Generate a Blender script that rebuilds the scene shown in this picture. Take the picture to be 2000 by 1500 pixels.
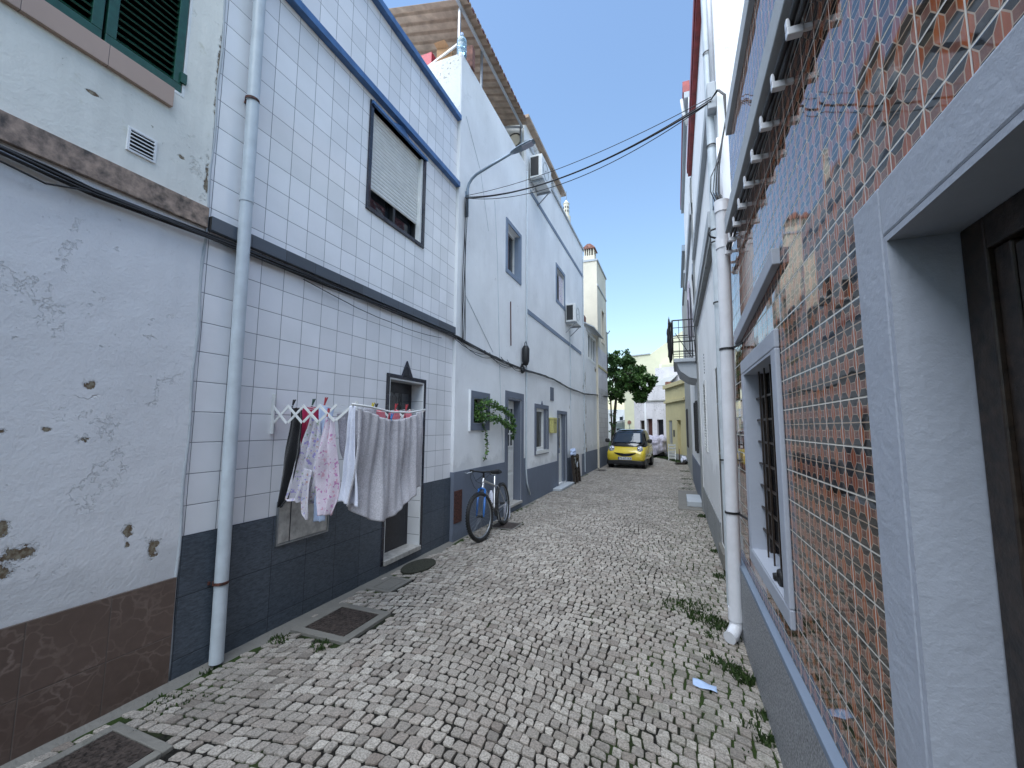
import bpy, math, random
from mathutils import Vector, Matrix, noise as mnoise
random.seed(7)
R = math.radians
scene = bpy.context.scene
for o in list(bpy.data.objects): bpy.data.objects.remove(o)

# ------------------------------------------------------------------ camera
cd = bpy.data.cameras.new('camera'); cam = bpy.data.objects.new('camera', cd)
scene.collection.objects.link(cam); scene.camera = cam
cd.sensor_width = 36; cd.lens = 815/2000*36; cd.clip_start = .02; cd.clip_end = 2000
YAW, PITCH, ROLL = R(21.37), R(5.87), R(.4)
F = Vector((-math.sin(YAW)*math.cos(PITCH), math.cos(YAW)*math.cos(PITCH), math.sin(PITCH)))
Rt = Vector((math.cos(YAW), math.sin(YAW), 0)); Up = Rt.cross(F)
R2 = Rt*math.cos(ROLL)+Up*math.sin(ROLL); U2 = Up*math.cos(ROLL)-Rt*math.sin(ROLL)
m = Matrix((R2, U2, -F)).transposed().to_4x4(); m.translation = (0, 0, 1.6)
cam.matrix_world = m
# ------------------------------------------------------------------ light
SUN_EL, SUN_AZ = R(60), R(200)      # open shade: a broad soft light from high behind the camera
w = bpy.data.worlds.new('World'); scene.world = w; w.use_nodes = True
nt = w.node_tree; bg = nt.nodes['Background']
sky = nt.nodes.new('ShaderNodeTexSky'); sky.sky_type = 'NISHITA'; sky.sun_disc = False
sky.sun_elevation = SUN_EL; sky.sun_rotation = SUN_AZ; sky.air_density = 1.6; sky.dust_density = 1.2; sky.ozone_density = 5.0
nt.links.new(sky.outputs[0], bg.inputs[0]); bg.inputs[1].default_value = .15
sd = bpy.data.lights.new('sun', 'SUN'); sun = bpy.data.objects.new('sun', sd); scene.collection.objects.link(sun)
sd.energy = 3.4; sd.angle = R(75); sd.color = (.91, .97, 1)
sv = Vector((math.sin(SUN_AZ)*math.cos(SUN_EL), math.cos(SUN_AZ)*math.cos(SUN_EL), math.sin(SUN_EL)))
sun.rotation_euler = sv.to_track_quat('Z', 'Y').to_euler(); sun.location = sv*60
vs = scene.view_settings
vs.view_transform = 'Standard'; vs.look = 'None'; vs.gamma = 1; vs.exposure = .75

# ------------------------------------------------------------------ helpers: materials
class N:
    def __init__(s, name, rough=.6, color=(.5, .5, .5), metal=0, coat=0, spec=.5):
        s.m = bpy.data.materials.new(name); s.m.use_nodes = True
        s.t = s.m.node_tree; s.b = s.t.nodes['Principled BSDF']
        s.b.inputs['Roughness'].default_value = rough; s.b.inputs['Metallic'].default_value = metal
        s.b.inputs['Base Color'].default_value = (*color, 1); s.b.inputs['Coat Weight'].default_value = coat
        s.b.inputs['Specular IOR Level'].default_value = spec
        s._g = None
    def node(s, ty, **k):
        n = s.t.nodes.new(ty)
        for a, v in k.items(): setattr(n, a, v)
        return n
    def put(s, sock, v):
        if v is None: return
        if isinstance(v, bpy.types.NodeSocket): s.t.links.new(v, sock)
        elif isinstance(v, (tuple, list)) and len(v) == 3 and sock.type == 'RGBA': sock.default_value = (*v, 1)
        else: sock.default_value = v
    def pos(s):
        if not s._g: s._g = s.node('ShaderNodeNewGeometry')
        return s._g.outputs['Position']
    def xyz(s, v=None):
        n = s.node('ShaderNodeSeparateXYZ'); s.put(n.inputs[0], v or s.pos()); return n.outputs
    def comb(s, x, y, z):
        n = s.node('ShaderNodeCombineXYZ')
        for i, v in enumerate((x, y, z)): s.put(n.inputs[i], v)
        return n.outputs[0]
    def math(s, op, a, b=None, c=None, clamp=False):
        n = s.node('ShaderNodeMath', operation=op); n.use_clamp = clamp
        for i, v in enumerate((a, b, c)): s.put(n.inputs[i], v)
        return n.outputs[0]
    def vmath(s, op, a, b):
        n = s.node('ShaderNodeVectorMath', operation=op); s.put(n.inputs[0], a); s.put(n.inputs[1], b); return n.outputs[0]
    def mix(s, f, a, b):
        n = s.node('ShaderNodeMix', data_type='RGBA'); s.put(n.inputs[0], f); s.put(n.inputs[6], a); s.put(n.inputs[7], b); return n.outputs[2]
    def mul(s, f, a, b):
        n = s.node('ShaderNodeMix', data_type='RGBA', blend_type='MULTIPLY'); s.put(n.inputs[0], f); s.put(n.inputs[6], a); s.put(n.inputs[7], b); return n.outputs[2]
    def noise(s, scale, detail=4, rough=.55, vec=None, dist=0):
        n = s.node('ShaderNodeTexNoise'); s.put(n.inputs['Vector'], vec or s.pos())
        n.inputs['Scale'].default_value = scale; n.inputs['Detail'].default_value = detail
        n.inputs['Roughness'].default_value = rough; n.inputs['Distortion'].default_value = dist
        return n.outputs[0]
    def stretch(s, x, y, z):
        return s.vmath('MULTIPLY', s.pos(), (x, y, z))
    def white(s, vec):
        n = s.node('ShaderNodeTexWhiteNoise'); s.put(n.inputs[0], vec); return n.outputs
    def rng(s, v, a, b, c=0, d=1):
        n = s.node('ShaderNodeMapRange'); s.put(n.inputs[0], v)
        for i, q in enumerate((a, b, c, d)): s.put(n.inputs[i+1], q)
        return n.outputs[0]
    def bump(s, h, dist=.01, st=1, nrm=None):
        n = s.node('ShaderNodeBump'); s.put(n.inputs['Height'], h); n.inputs['Distance'].default_value = dist
        n.inputs['Strength'].default_value = st
        if nrm: s.put(n.inputs['Normal'], nrm)
        s.put(s.b.inputs['Normal'], n.outputs[0]); return n.outputs[0]
    def col(s, c): s.put(s.b.inputs['Base Color'], c)
    def rgh(s, c): s.put(s.b.inputs['Roughness'], c)

def plain(name, color, rough=.5, metal=0, var=.12, bump=0, scale=30, coat=0, spec=.5):
    n = N(name, rough, color, metal, coat, spec)
    f = n.noise(scale, 5, .6)
    d = tuple(c*(1-var*2) for c in color); l = tuple(min(1, c*(1+var)) for c in color)
    n.col(n.mix(n.rng(f, .3, .7), d, l))
    if bump: n.bump(f, bump)
    return n.m

def plaster(name, color, dirt=(.25, .26, .22), amount=.5, rough=.75, bumpd=.006, specks=.3, sth=.70, cracks=0, damp=0, flakes=None, bandz=None):
    n = N(name, rough, color, spec=.35)
    big = n.noise(1.1, 6, .6); fine = n.noise(60, 4, .6); mid = n.noise(7, 6, .65)
    streak = n.noise(3.2, 5, .6, n.stretch(1, 1.6, .22))
    c = n.mix(n.rng(big, .35, .7), tuple(x*.9 for x in color), tuple(min(1, x*1.05) for x in color))
    c = n.mix(n.math('MULTIPLY', n.rng(streak, .5, .78), amount*.55), c, tuple(x*.62 for x in color))
    c = n.mix(n.math('MULTIPLY', n.rng(mid, .62, .8), amount), c, dirt)
    if specks:
        sp = n.noise(22, 3, .7); sp2 = n.noise(1.7, 3)
        f = n.math('MULTIPLY', n.rng(sp, sth, sth+.04), n.rng(sp2, .5, .62))
        c = n.mix(n.math('MULTIPLY', f, specks), c, (.06, .06, .055))
    h = n.math('ADD', n.math('MULTIPLY', fine, .3), mid)
    if cracks:
        wv = n.vmath('ADD', n.pos(), n.vmath('MULTIPLY', n.comb(n.noise(5, 3), n.noise(6, 3), n.noise(7, 3)), (.35, .35, .35)))
        vo = n.node('ShaderNodeTexVoronoi', feature='DISTANCE_TO_EDGE'); n.put(vo.inputs['Vector'], wv); vo.inputs['Scale'].default_value = .9
        cm = n.math('MULTIPLY', n.rng(vo.outputs[0], .0, .004, 1, 0), n.rng(n.noise(1.3, 3), .60, .68))
        c = n.mix(n.math('MULTIPLY', cm, cracks), c, (.1, .1, .1)); h = n.math('SUBTRACT', h, n.math('MULTIPLY', cm, .8))
        ed = n.noise(3.3, 8, .72); ch = n.math('MULTIPLY', n.rng(ed, .585, .60), n.rng(n.noise(.8, 2), .5, .56))
        c = n.mix(n.math('MULTIPLY', ch, .35*cracks), c, tuple(x*.78 for x in color)); h = n.math('SUBTRACT', h, n.math('MULTIPLY', ch, .5))
        ck = n.math('MULTIPLY', n.rng(n.noise(17, 5, .7), .66, .69), n.rng(n.noise(1.9, 3), .55, .63))
        c = n.mix(n.math('MULTIPLY', ck, .8*cracks), c, (.22, .19, .14)); h = n.math('SUBTRACT', h, n.math('MULTIPLY', ck, .7))
    if damp:
        x_, y_, z_ = n.xyz(); dz = n.math('SUBTRACT', n.math('SUBTRACT', z_, damp), n.math('MULTIPLY', n.math('SUBTRACT', n.noise(2.5, 6, .65), .42), .9))
        c = n.mix(n.rng(dz, 0, .12, .5, 0), c, tuple(x*.66 for x in color))
    if flakes:      # loose paint: spots (y, z, radius_y, radius_z) where plaster or brick shows
        x, y, z = n.xyz()
        dn = n.noise(14, 5, .7); tot = None
        for (fy, fz, ry, rz) in flakes:
            a = n.math('DIVIDE', n.math('SUBTRACT', y, fy), ry); b = n.math('DIVIDE', n.math('SUBTRACT', z, fz), rz)
            d = n.math('SQRT', n.math('ADD', n.math('MULTIPLY', a, a), n.math('MULTIPLY', b, b)))
            tot = d if tot is None else n.math('MINIMUM', tot, d)
        tot = n.math('ADD', tot, n.math('MULTIPLY', n.math('SUBTRACT', dn, .5), 3.4))
        fl = n.rng(tot, .50, .58, 1, 0); ring = n.rng(tot, .72, .82, 1, 0)
        sub = n.mix(n.rng(n.noise(40, 4), .4, .6), (.13, .085, .05), (.26, .23, .17))
        c = n.mix(n.math('MULTIPLY', ring, .5), c, tuple(x*.75 for x in color)); c = n.mix(fl, c, sub)
        h = n.math('SUBTRACT', h, n.math('MULTIPLY', fl, 1.2))
        h = n.math('SUBTRACT', h, n.math('MULTIPLY', ring, .35))
    n.col(c); n.bump(h, bumpd)
    return n.m

def tiles(name, py, pz, oy, oz, color, grout, gw, rough=.2, tilt=.0015, var=.08, fn=None, ripple=0, axis=1, spec=.5, grough=.8):
    n = N(name, rough, color, spec=spec)
    xyz = n.xyz(); y, z = xyz[axis], xyz[2]
    u = n.math('DIVIDE', n.math('SUBTRACT', y, oy), py); v = n.math('DIVIDE', n.math('SUBTRACT', z, oz), pz)
    fu, fv = n.math('FRACT', u), n.math('FRACT', v)
    du = n.math('MULTIPLY', n.math('MINIMUM', fu, n.math('SUBTRACT', 1, fu)), py)
    dv = n.math('MULTIPLY', n.math('MINIMUM', fv, n.math('SUBTRACT', 1, fv)), pz)
    d = n.math('MINIMUM', du, dv)
    cell = n.comb(n.math('FLOOR', u), n.math('FLOOR', v), 0)
    wn = n.white(cell); rnd = wn[0]; rc = n.xyz(wn[1])
    g = n.rng(d, gw*.75, gw*1.1, 1, 0)
    c = n.mix(rnd, tuple(x*(1-var) for x in color), tuple(min(1, x*(1+var)) for x in color))
    if fn: c = fn(n, c, cell)
    c = n.mul(n.rng(n.noise(2.3, 5), .4, .75, 0, .22), c, (.6, .62, .58))
    n.col(n.mix(g, c, grout)); n.rgh(n.math('ADD', n.math('MULTIPLY', g, grough-rough), rough))
    h = n.math('MULTIPLY', n.math('SUBTRACT', rc[0], .5), n.math('SUBTRACT', fu, .5))
    h = n.math('ADD', h, n.math('MULTIPLY', n.math('SUBTRACT', rc[1], .5), n.math('SUBTRACT', fv, .5)))
    h = n.math('MULTIPLY', h, tilt)
    if ripple: h = n.math('ADD', h, n.math('MULTIPLY', n.noise(22, 2), ripple))
    edge = n.math('MULTIPLY', n.rng(d, 0, gw*2.2, 1, 0), .0012)
    n.bump(n.math('SUBTRACT', h, edge), 1.0)
    return n.m

def hextiles():
    n = N('brown_hexagon_tile', .035, spec=.45)
    x, y, z = n.xyz(); W, H = .0677, .0659; y0, z0 = .0257, .1027
    u = n.math('DIVIDE', n.math('SUBTRACT', y, y0), W); v = n.math('DIVIDE', n.math('SUBTRACT', z, z0), H)
    a = n.math('ABSOLUTE', n.math('SUBTRACT', n.math('FRACT', u), .5))
    vf = n.math('FRACT', v); b = n.math('MINIMUM', vf, n.math('SUBTRACT', 1, vf))
    s = n.math('SUBTRACT', .5, n.math('MULTIPLY', n.math('MINIMUM', n.math('DIVIDE', b, .34), 1), .27))
    dd = n.math('SUBTRACT', s, a)
    inside = n.rng(dd, -.001, .001); dark = n.math('LESS_THAN', b, .34)
    cell = n.comb(n.math('FLOOR', n.math('DIVIDE', u, 2)), n.math('FLOOR', n.math('DIVIDE', v, 2)), 0)
    wn = n.white(cell); rc = n.xyz(wn[1])
    mot = n.noise(55, 5, .7); flow = n.noise(16, 4, .6, n.stretch(1, 3, .7))
    red = n.mix(n.rng(n.math('ADD', n.math('MULTIPLY', flow, .6), n.math('MULTIPLY', rc[2], .25)), .2, .85), (.19, .036, .012), (.50, .14, .038))
    rect = n.mix(n.rng(mot, .35, .7), (.12, .045, .03), (.24, .10, .065))
    blk = n.mix(n.rng(mot, .3, .7), (.008, .007, .007), (.026, .022, .02))
    c = n.mix(inside, red, n.mix(dark, rect, blk))
    # cream lines
    t = .036
    l1 = n.rng(n.math('ABSOLUTE', dd), t*.55, t*.85, 1, 0)
    l2 = n.math('MULTIPLY', n.rng(n.math('ABSOLUTE', n.math('SUBTRACT', b, .34)), .010, .020, 1, 0), inside)
    l3 = n.rng(n.math('SUBTRACT', .5, a), t*.4, t*.65, 1, 0)
    l4 = n.rng(b, .02, .032, 1, 0)
    lines = n.math('MAXIMUM', n.math('MAXIMUM', l1, l2), n.math('MAXIMUM', l3, l4))
    c = n.mix(lines, c, (.42, .31, .23))
    tu = n.math('FRACT', n.math('DIVIDE', u, 2)); tv = n.math('FRACT', n.math('DIVIDE', v, 2))
    du = n.math('MULTIPLY', n.math('MINIMUM', tu, n.math('SUBTRACT', 1, tu)), W*2)
    dv = n.math('MULTIPLY', n.math('MINIMUM', tv, n.math('SUBTRACT', 1, tv)), H*2)
    d = n.math('MINIMUM', du, dv); g = n.rng(d, .0018, .0028, 1, 0)
    c = n.mix(g, c, (.7, .66, .6))
    n.col(c); n.rgh(n.math('ADD', n.math('MULTIPLY', g, .7), .035))
    h = n.math('MULTIPLY', n.math('SUBTRACT', rc[0], .5), n.math('SUBTRACT', tu, .5))
    h = n.math('ADD', h, n.math('MULTIPLY', n.math('SUBTRACT', rc[1], .5), n.math('SUBTRACT', tv, .5)))
    h = n.math('MULTIPLY', h, .0028)
    h = n.math('ADD', h, n.math('MULTIPLY', n.noise(9, 1), .0004))
    h = n.math('SUBTRACT', h, n.math('MULTIPLY', n.rng(d, 0, .004, 1, 0), .001))
    n.bump(h, 1.0)
    return n.m

def veins(n, c, cell):
    p = n.vmath('ADD', n.pos(), n.vmath('MULTIPLY', cell, (3.1, 5.7, 2.3)))
    q = n.node('ShaderNodeTexNoise'); n.put(q.inputs[0], p); q.inputs['Scale'].default_value = 6; q.inputs['Detail'].default_value = 4
    p2 = n.vmath('ADD', p, n.vmath('MULTIPLY', q.outputs[1], (.22, .22, .22)))
    vo = n.node('ShaderNodeTexVoronoi', feature='DISTANCE_TO_EDGE'); n.put(vo.inputs['Vector'], p2); vo.inputs['Scale'].default_value = 9
    f = n.math('MULTIPLY', n.rng(vo.outputs[0], 0, .07, 1, 0), n.rng(n.noise(5, 3), .35, .7))
    return n.mix(n.math('MULTIPLY', f, .5), n.mix(n.noise(25, 5), c, (.14, .095, .078)), (.32, .245, .21))
def slatey(n, c, cell):
    s = n.noise(45, 5, .7, n.stretch(1, .6, 2.2))
    return n.mul(.6, n.mix(n.rng(s, .35, .75), tuple((.045, .056, .072)), (.125, .150, .185)), n.mix(n.white(cell)[0], (.55, .6, .65), (1, 1, 1)))

MT = {}
MT['plaster_old'] = plaster('old_white_plaster', (.74, .745, .76), amount=.3, specks=.5, bumpd=.006, cracks=.12, damp=.66,
    flakes=[(1.29, 1.81, .035, .03), (1.3, 1.52, .05, .03), (1.66, .84, .055, .075), (1.10, .97, .09, .05), (1.03, .9, .07, .05), (1.02, 1.1, .06, .05),
            (1.52, .98, .03, .05), (1.53, .90, .015, .02), (1.14, 1.57, .025, .015), (.97, 1.56, .04, .02), (1.6, 3.45, .03, .02), (1.72, 3.2, .02, .08)])
MT['plaster_old_up'] = plaster('yellowed_white_plaster', (.78, .775, .72), dirt=(.48, .47, .34), amount=.8, specks=.9, bumpd=.005, cracks=1,
    flakes=[(1.62, 3.36, .03, .015), (1.15, 3.45, .05, .012), (1.45, 3.28, .012, .04), (1.78, 3.3, .02, .2), (1.80, 4.1, .02, .4)])
MT['plaster'] = plaster('white_plaster', (.82, .83, .84), amount=.22, specks=.3, bumpd=.003, cracks=.5, damp=.95)
MT['plaster_b'] = plaster('white_plaster_weathered', (.76, .77, .78), amount=.4, specks=.6, bumpd=.004)
MT['plaster_long'] = plaster('white_plaster_flaking_at_joint', (.82, .83, .84), amount=.25, specks=.3, bumpd=.003, cracks=.5, damp=.7, flakes=[(14.35, 1.6, .07, .2), (14.4, 2.5, .06, .35), (14.3, 3.0, .1, .12), (14.38, .9, .08, .25), (7.3, 2.45, .03, .04), (12.3, 2.2, .04, .1)])
MT['plaster_low'] = plaster('white_plaster_flaking', (.77, .78, .79), amount=.4, specks=.5, cracks=1, damp=.8, bumpd=.005, flakes=[(14.65, 1.2, .1, .3), (14.7, 2.2, .08, .5), (14.62, 3.3, .1, .4), (14.75, .8, .15, .2), (16.7, 3.9, .3, .15)])
MT['plaster_speck'] = plaster('speckled_white_plaster', (.62, .62, .58), amount=.6, specks=1, sth=.57, bumpd=.01)
MT['cream'] = plaster('cream_plaster', (.68, .62, .50), amount=.2, specks=.3)
MT['cream_far'] = plaster('pale_yellow_plaster', (.62, .60, .44), amount=.2, specks=0)
MT['yellow'] = plaster('ochre_yellow_plaster', (.55, .48, .27), dirt=(.2, .17, .1), amount=.5, specks=.4)
MT['peel'] = plaster('peeling_white_plaster', (.66, .64, .66), dirt=(.22, .17, .12), amount=.95, specks=1, sth=.6, bumpd=.02)
MT['peel_grey'] = plaster('mouldy_grey_plaster', (.36, .36, .34), dirt=(.08, .09, .07), amount=1, specks=1, bumpd=.02)
MT['grey_dado'] = plaster('grey_painted_plaster', (.15, .175, .225), dirt=(.3, .31, .32), amount=.2, specks=0, bumpd=.012)
MT['grey_trim'] = plaster('grey_painted_trim', (.145, .165, .21), dirt=(.3, .31, .33), amount=.15, specks=.2, bumpd=.003)
MT['blue_band'] = plaster('grey_blue_painted_band', (.20, .25, .33), dirt=(.3, .31, .33), amount=.2, specks=.2, bumpd=.003)
MT['surround'] = plaster('rough_grey_blue_render', (.40, .43, .50), dirt=(.29, .31, .36), amount=.2, specks=.3, bumpd=.005)
MT['granite'] = plain('granite', (.30, .31, .33), .6, var=.42, bump=.003, scale=110)
MT['cement'] = plaster('grey_cement', (.19, .18, .16), dirt=(.06, .07, .045), amount=.8, specks=.8, bumpd=.02)
MT['marble'] = plain('grey_marble', (.45, .43, .4), .35, var=.2, scale=14)
MT['sill'] = tiles('mauve_stone_tile', .345, 9, .85, 0, (.42, .30, .24), (.12, .1, .09), .0015, .3, .001, .1)
MT['stone_band'] = plain('brown_stone_tile', (.30, .215, .165), .4, var=.4, bump=.002, scale=18)
MT['tile_white'] = tiles('white_glazed_tile', .203, .2045, 1.832, .868, (.80, .80, .82), (.13, .14, .16), .0024, .13, .0013, .07, ripple=.0009)
MT['tile_white_x'] = tiles('white_reveal_tile', .4, .2055, 0, .885, (.76, .77, .79), (.05, .055, .07), .0025, .15, .001, .03, axis=0)
MT['tile_slate'] = tiles('dark_slate_tile', .33, .38, 1.82, .12, (.05, .057, .07), (.02, .024, .03), .0022, .42, .001, .4, fn=slatey)
MT['tile_brown'] = tiles('brown_veined_tile', .335, .35, 1.14, .285, (.10, .068, .055), (.11, .09, .078), .002, .32, .001, .15, fn=veins)
MT['tile_greyfar'] = tiles('grey_beige_tile', .3, .2, 0, 0, (.50, .49, .50), (.25, .25, .25), .004, .4, .001, .1)
MT['hex'] = hextiles()
MT['blue'] = plain('blue_painted_metal', (.06, .15, .34), .35, var=.15, scale=9)
MT['bandgrey'] = tiles('dark_blue_grey_tile', .3, 9, 1.815, 0, (.06, .075, .10), (.02, .02, .02), .002, .3, .001, .25)
MT['black_tile'] = tiles('black_glazed_trim', .12, .12, .01, .03, (.015, .017, .03), (.05, .05, .06), .001, .12, .001, .3)
MT['white_paint'] = plain('white_paint', (.72, .73, .72), .4, var=.05, scale=12)
MT['pvc'] = plain('pale_grey_pipe', (.50, .55, .59), .38, var=.07, scale=8)
MT['pvc_white'] = plain('white_plastic_pipe', (.72, .73, .77), .3, var=.05, scale=8)
MT['green'] = plain('dark_green_paint', (.014, .075, .052), .3, var=.15, scale=20)
MT['black'] = plain('black_rubber', (.012, .012, .013), .55, var=.2)
MT['cable'] = plain('black_cable', (.014, .014, .016), .5, var=.2)
MT['darkwood'] = plain('dark_brown_wood', (.03, .019, .013), .45, var=.4, bump=.002, scale=40)
MT['dark'] = plain('dark_interior', (.006, .006, .008), .5, var=.3)
MT['door_dark'] = plain('black_metal_door', (.012, .012, .018), .3, var=.3)
MT['steel'] = plain('galvanised_steel', (.34, .36, .38), .35, .8, var=.12)
MT['lampgrey'] = plain('grey_lamp_paint', (.22, .28, .35), .35, .3, var=.08)
MT['rust'] = plain('rusty_metal', (.10, .035, .025), .7, var=.5, bump=.002, scale=45)
MT['redfascia'] = plain('dark_red_paint', (.30, .035, .03), .45, var=.25, scale=6)
MT['concrete_slab'] = plaster('pale_grey_render', (.42, .45, .48), amount=.5, specks=.7)
MT['corr'] = plain('weathered_brown_sheet', (.38, .28, .20), .6, var=.2, scale=5)
MT['corr_red'] = plain('dark_red_sheet_edge', (.13, .03, .025), .6, var=.3, scale=25)
MT['card'] = plain('cardboard', (.42, .24, .12), .8, var=.1)
MT['redplastic'] = plain('red_plastic', (.45, .03, .05), .4, var=.1)
MT['oxide'] = plain('terracotta', (.26, .12, .09), .8, var=.3, scale=12)
MT['stonewall'] = plaster('worn_grey_stone', (.26, .27, .27), dirt=(.08, .08, .07), amount=.9, specks=.8, bumpd=.03)
def glassy(name, color, rough=.06):
    n = N(name, rough, color, spec=.8); n.bump(n.noise(5, 2), .004); return n.m
MT['glass'] = glassy('dark_window_glass', (.012, .015, .02))
MT['glass_car'] = glassy('windscreen_glass', (.02, .035, .06), .03)
MT['lens'] = glassy('lamp_lens', (.32, .34, .42), .15)
MT['carpaint'] = plain('yellow_car_paint', (.66, .50, .035), .25, var=.03, coat=1)
MT['carblack'] = plain('black_car_panel', (.012, .012, .014), .18, var=.1, coat=1)
MT['carplastic'] = plain('black_bumper_plastic', (.018, .018, .019), .5, var=.1)
MT['chrome'] = plain('bright_metal', (.6, .62, .64), .18, 1, var=.05)
MT['bikeframe'] = plain('silver_bicycle_paint', (.42, .42, .43), .3, .6, var=.05)
MT['bikeblue'] = plain('blue_bicycle_paint', (.03, .14, .42), .3, var=.05)
MT['mailbox'] = plain('faded_yellow_plastic', (.50, .46, .17), .5, var=.1)
MT['plate'] = plain('white_number_plate', (.6, .62, .66), .4, var=.03)
MT['plateblue'] = plain('blue_plate_strip', (.02, .05, .3), .4, var=.03)
MT['mat'] = plain('coir_mat', (.035, .036, .024), .95, var=.4, bump=.006, scale=90)
MT['iron'] = plain('rusty_iron_cover', (.075, .058, .05), .6, .3, var=.4, bump=.003, scale=40)
MT['paper'] = plain('blue_white_paper', (.42, .55, .78), .7, var=.05)
n = N('clear_blue_plastic', .08, (.45, .68, .85)); n.b.inputs['Transmission Weight'].default_value = .75; MT['bottle'] = n.m

def cloth(name, color, rib=0, pattern=None, var=.1, scale=300):
    n = N(name, .9, color, spec=.2)
    f = n.noise(scale, 3, .6, n.stretch(1, 1, .6)); c = n.mix(n.rng(f, .3, .7), tuple(x*(1-var*1.6) for x in color), tuple(min(1, x*(1+var)) for x in color))
    if pattern:
        for k, (pc, sc, th) in enumerate(pattern):
            p = n.noise(sc, 2, .5, n.vmath('ADD', n.pos(), (k*3.7, k*1.3, k*2.1)))
            c = n.mix(n.rng(p, th, th+.02), c, pc)
    n.col(c); n.bump(n.math('ADD', f, n.math('MULTIPLY', n.noise(25, 3), 2)), .0025)
    n.b.inputs['Sheen Weight'].default_value = .2
    return n.m
MT['knit'] = cloth('grey_knit', (.47, .46, .49), var=.22, scale=170)
MT['knit2'] = cloth('lilac_grey_knit', (.33, .32, .36), var=.25, scale=150)
MT['blackcloth'] = cloth('black_cloth', (.008, .008, .01))
MT['redcloth'] = cloth('crimson_cloth', (.36, .02, .07))
MT['floral'] = cloth('floral_cotton', (.60, .57, .62), pattern=[((.34, .3, .56), 34, .60), ((.3, .38, .26), 40, .65), ((.5, .3, .28), 45, .66)])
MT['floral2'] = cloth('pink_floral_cotton', (.62, .55, .62), pattern=[((.46, .22, .40), 42, .61), ((.56, .34, .42), 30, .63)])
MT['bluecloth'] = cloth('pale_blue_cotton', (.46, .55, .74))
MT['pinkcloth'] = cloth('pink_towel', (.6, .16, .2))
MT['whitecloth'] = cloth('white_cotton', (.66, .68, .78))
MT['tarp'] = cloth('silver_car_cover', (.40, .38, .45), scale=12, var=.2)
MT['peg_red'] = plain('red_plastic_peg', (.35, .02, .03), .4); MT['peg_green'] = plain('dark_green_peg', (.02, .06, .04), .4); MT['peg_blue'] = plain('blue_peg', (.05, .2, .5), .4)
MT['peg_black'] = plain('black_peg', (.015, .015, .015), .4); MT['peg_yellow'] = plain('yellow_peg', (.5, .4, .03), .4)

n = N('limestone_cobbles', .62, spec=.4)
at = n.node('ShaderNodeAttribute'); at.attribute_name = 'tint'; ax = n.xyz(at.outputs['Vector'])
c = n.mix(ax[0], (.25, .22, .19), (.60, .55, .485)); c = n.mix(n.math('MULTIPLY', ax[1], .3), c, (.33, .24, .19))
pits = n.noise(95, 5, .7); c = n.mix(n.rng(pits, .36, .62, .75, 0), c, (.10, .09, .08)); c = n.mix(n.math('MULTIPLY', n.rng(n.noise(.9, 4), .45, .7), .42), c, (.15, .13, .11))
gx = n.rng(n.xyz()[0], -.9, .4); c = n.mix(n.math('MULTIPLY', n.math('MULTIPLY', n.rng(n.noise(5, 5), .5, .68), gx), .5), c, (.07, .085, .035))
n.col(c); n.bump(n.math('ADD', n.noise(30, 5, .65), pits), .006); n.rgh(n.rng(pits, .3, .7, .75, .45)); MT['cobble'] = n.m
n = N('joint_earth', .95, spec=.2)
c = n.mix(n.rng(n.noise(40, 5), .35, .65), (.005, .0045, .004), (.02, .018, .015))
gx = n.math('ADD', n.rng(n.xyz()[0], -.6, .4, 0, .35), n.rng(n.xyz()[0], -2.2, -2.9, 0, .3))
c = n.mix(n.rng(n.math('ADD', n.noise(2.2, 5, .6), gx), .55, .75), c, (.03, .05, .012)); n.col(c); n.bump(n.noise(60, 5), .01); MT['joint'] = n.m
def leaf(name, a, b):
    n = N(name, .5, a, spec=.35); at = n.node('ShaderNodeAttribute'); at.attribute_name = 'tint'
    n.col(n.mix(n.xyz(at.outputs['Vector'])[0], a, b)); n.b.inputs['Subsurface Weight'].default_value = 0
    n.b.inputs['Transmission Weight'].default_value = 0; return n.m
MT['leaf'] = leaf('dark_green_leaves', (.022, .065, .015), (.10, .20, .045)); MT['grass'] = leaf('weed_leaves', (.015, .035, .008), (.045, .075, .02))
MT['vine'] = leaf('vine_leaves', (.03, .09, .02), (.12, .22, .05)); MT['bark'] = plain('grey_bark', (.09, .07, .055), .9, var=.4, bump=.01, scale=30)

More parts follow.
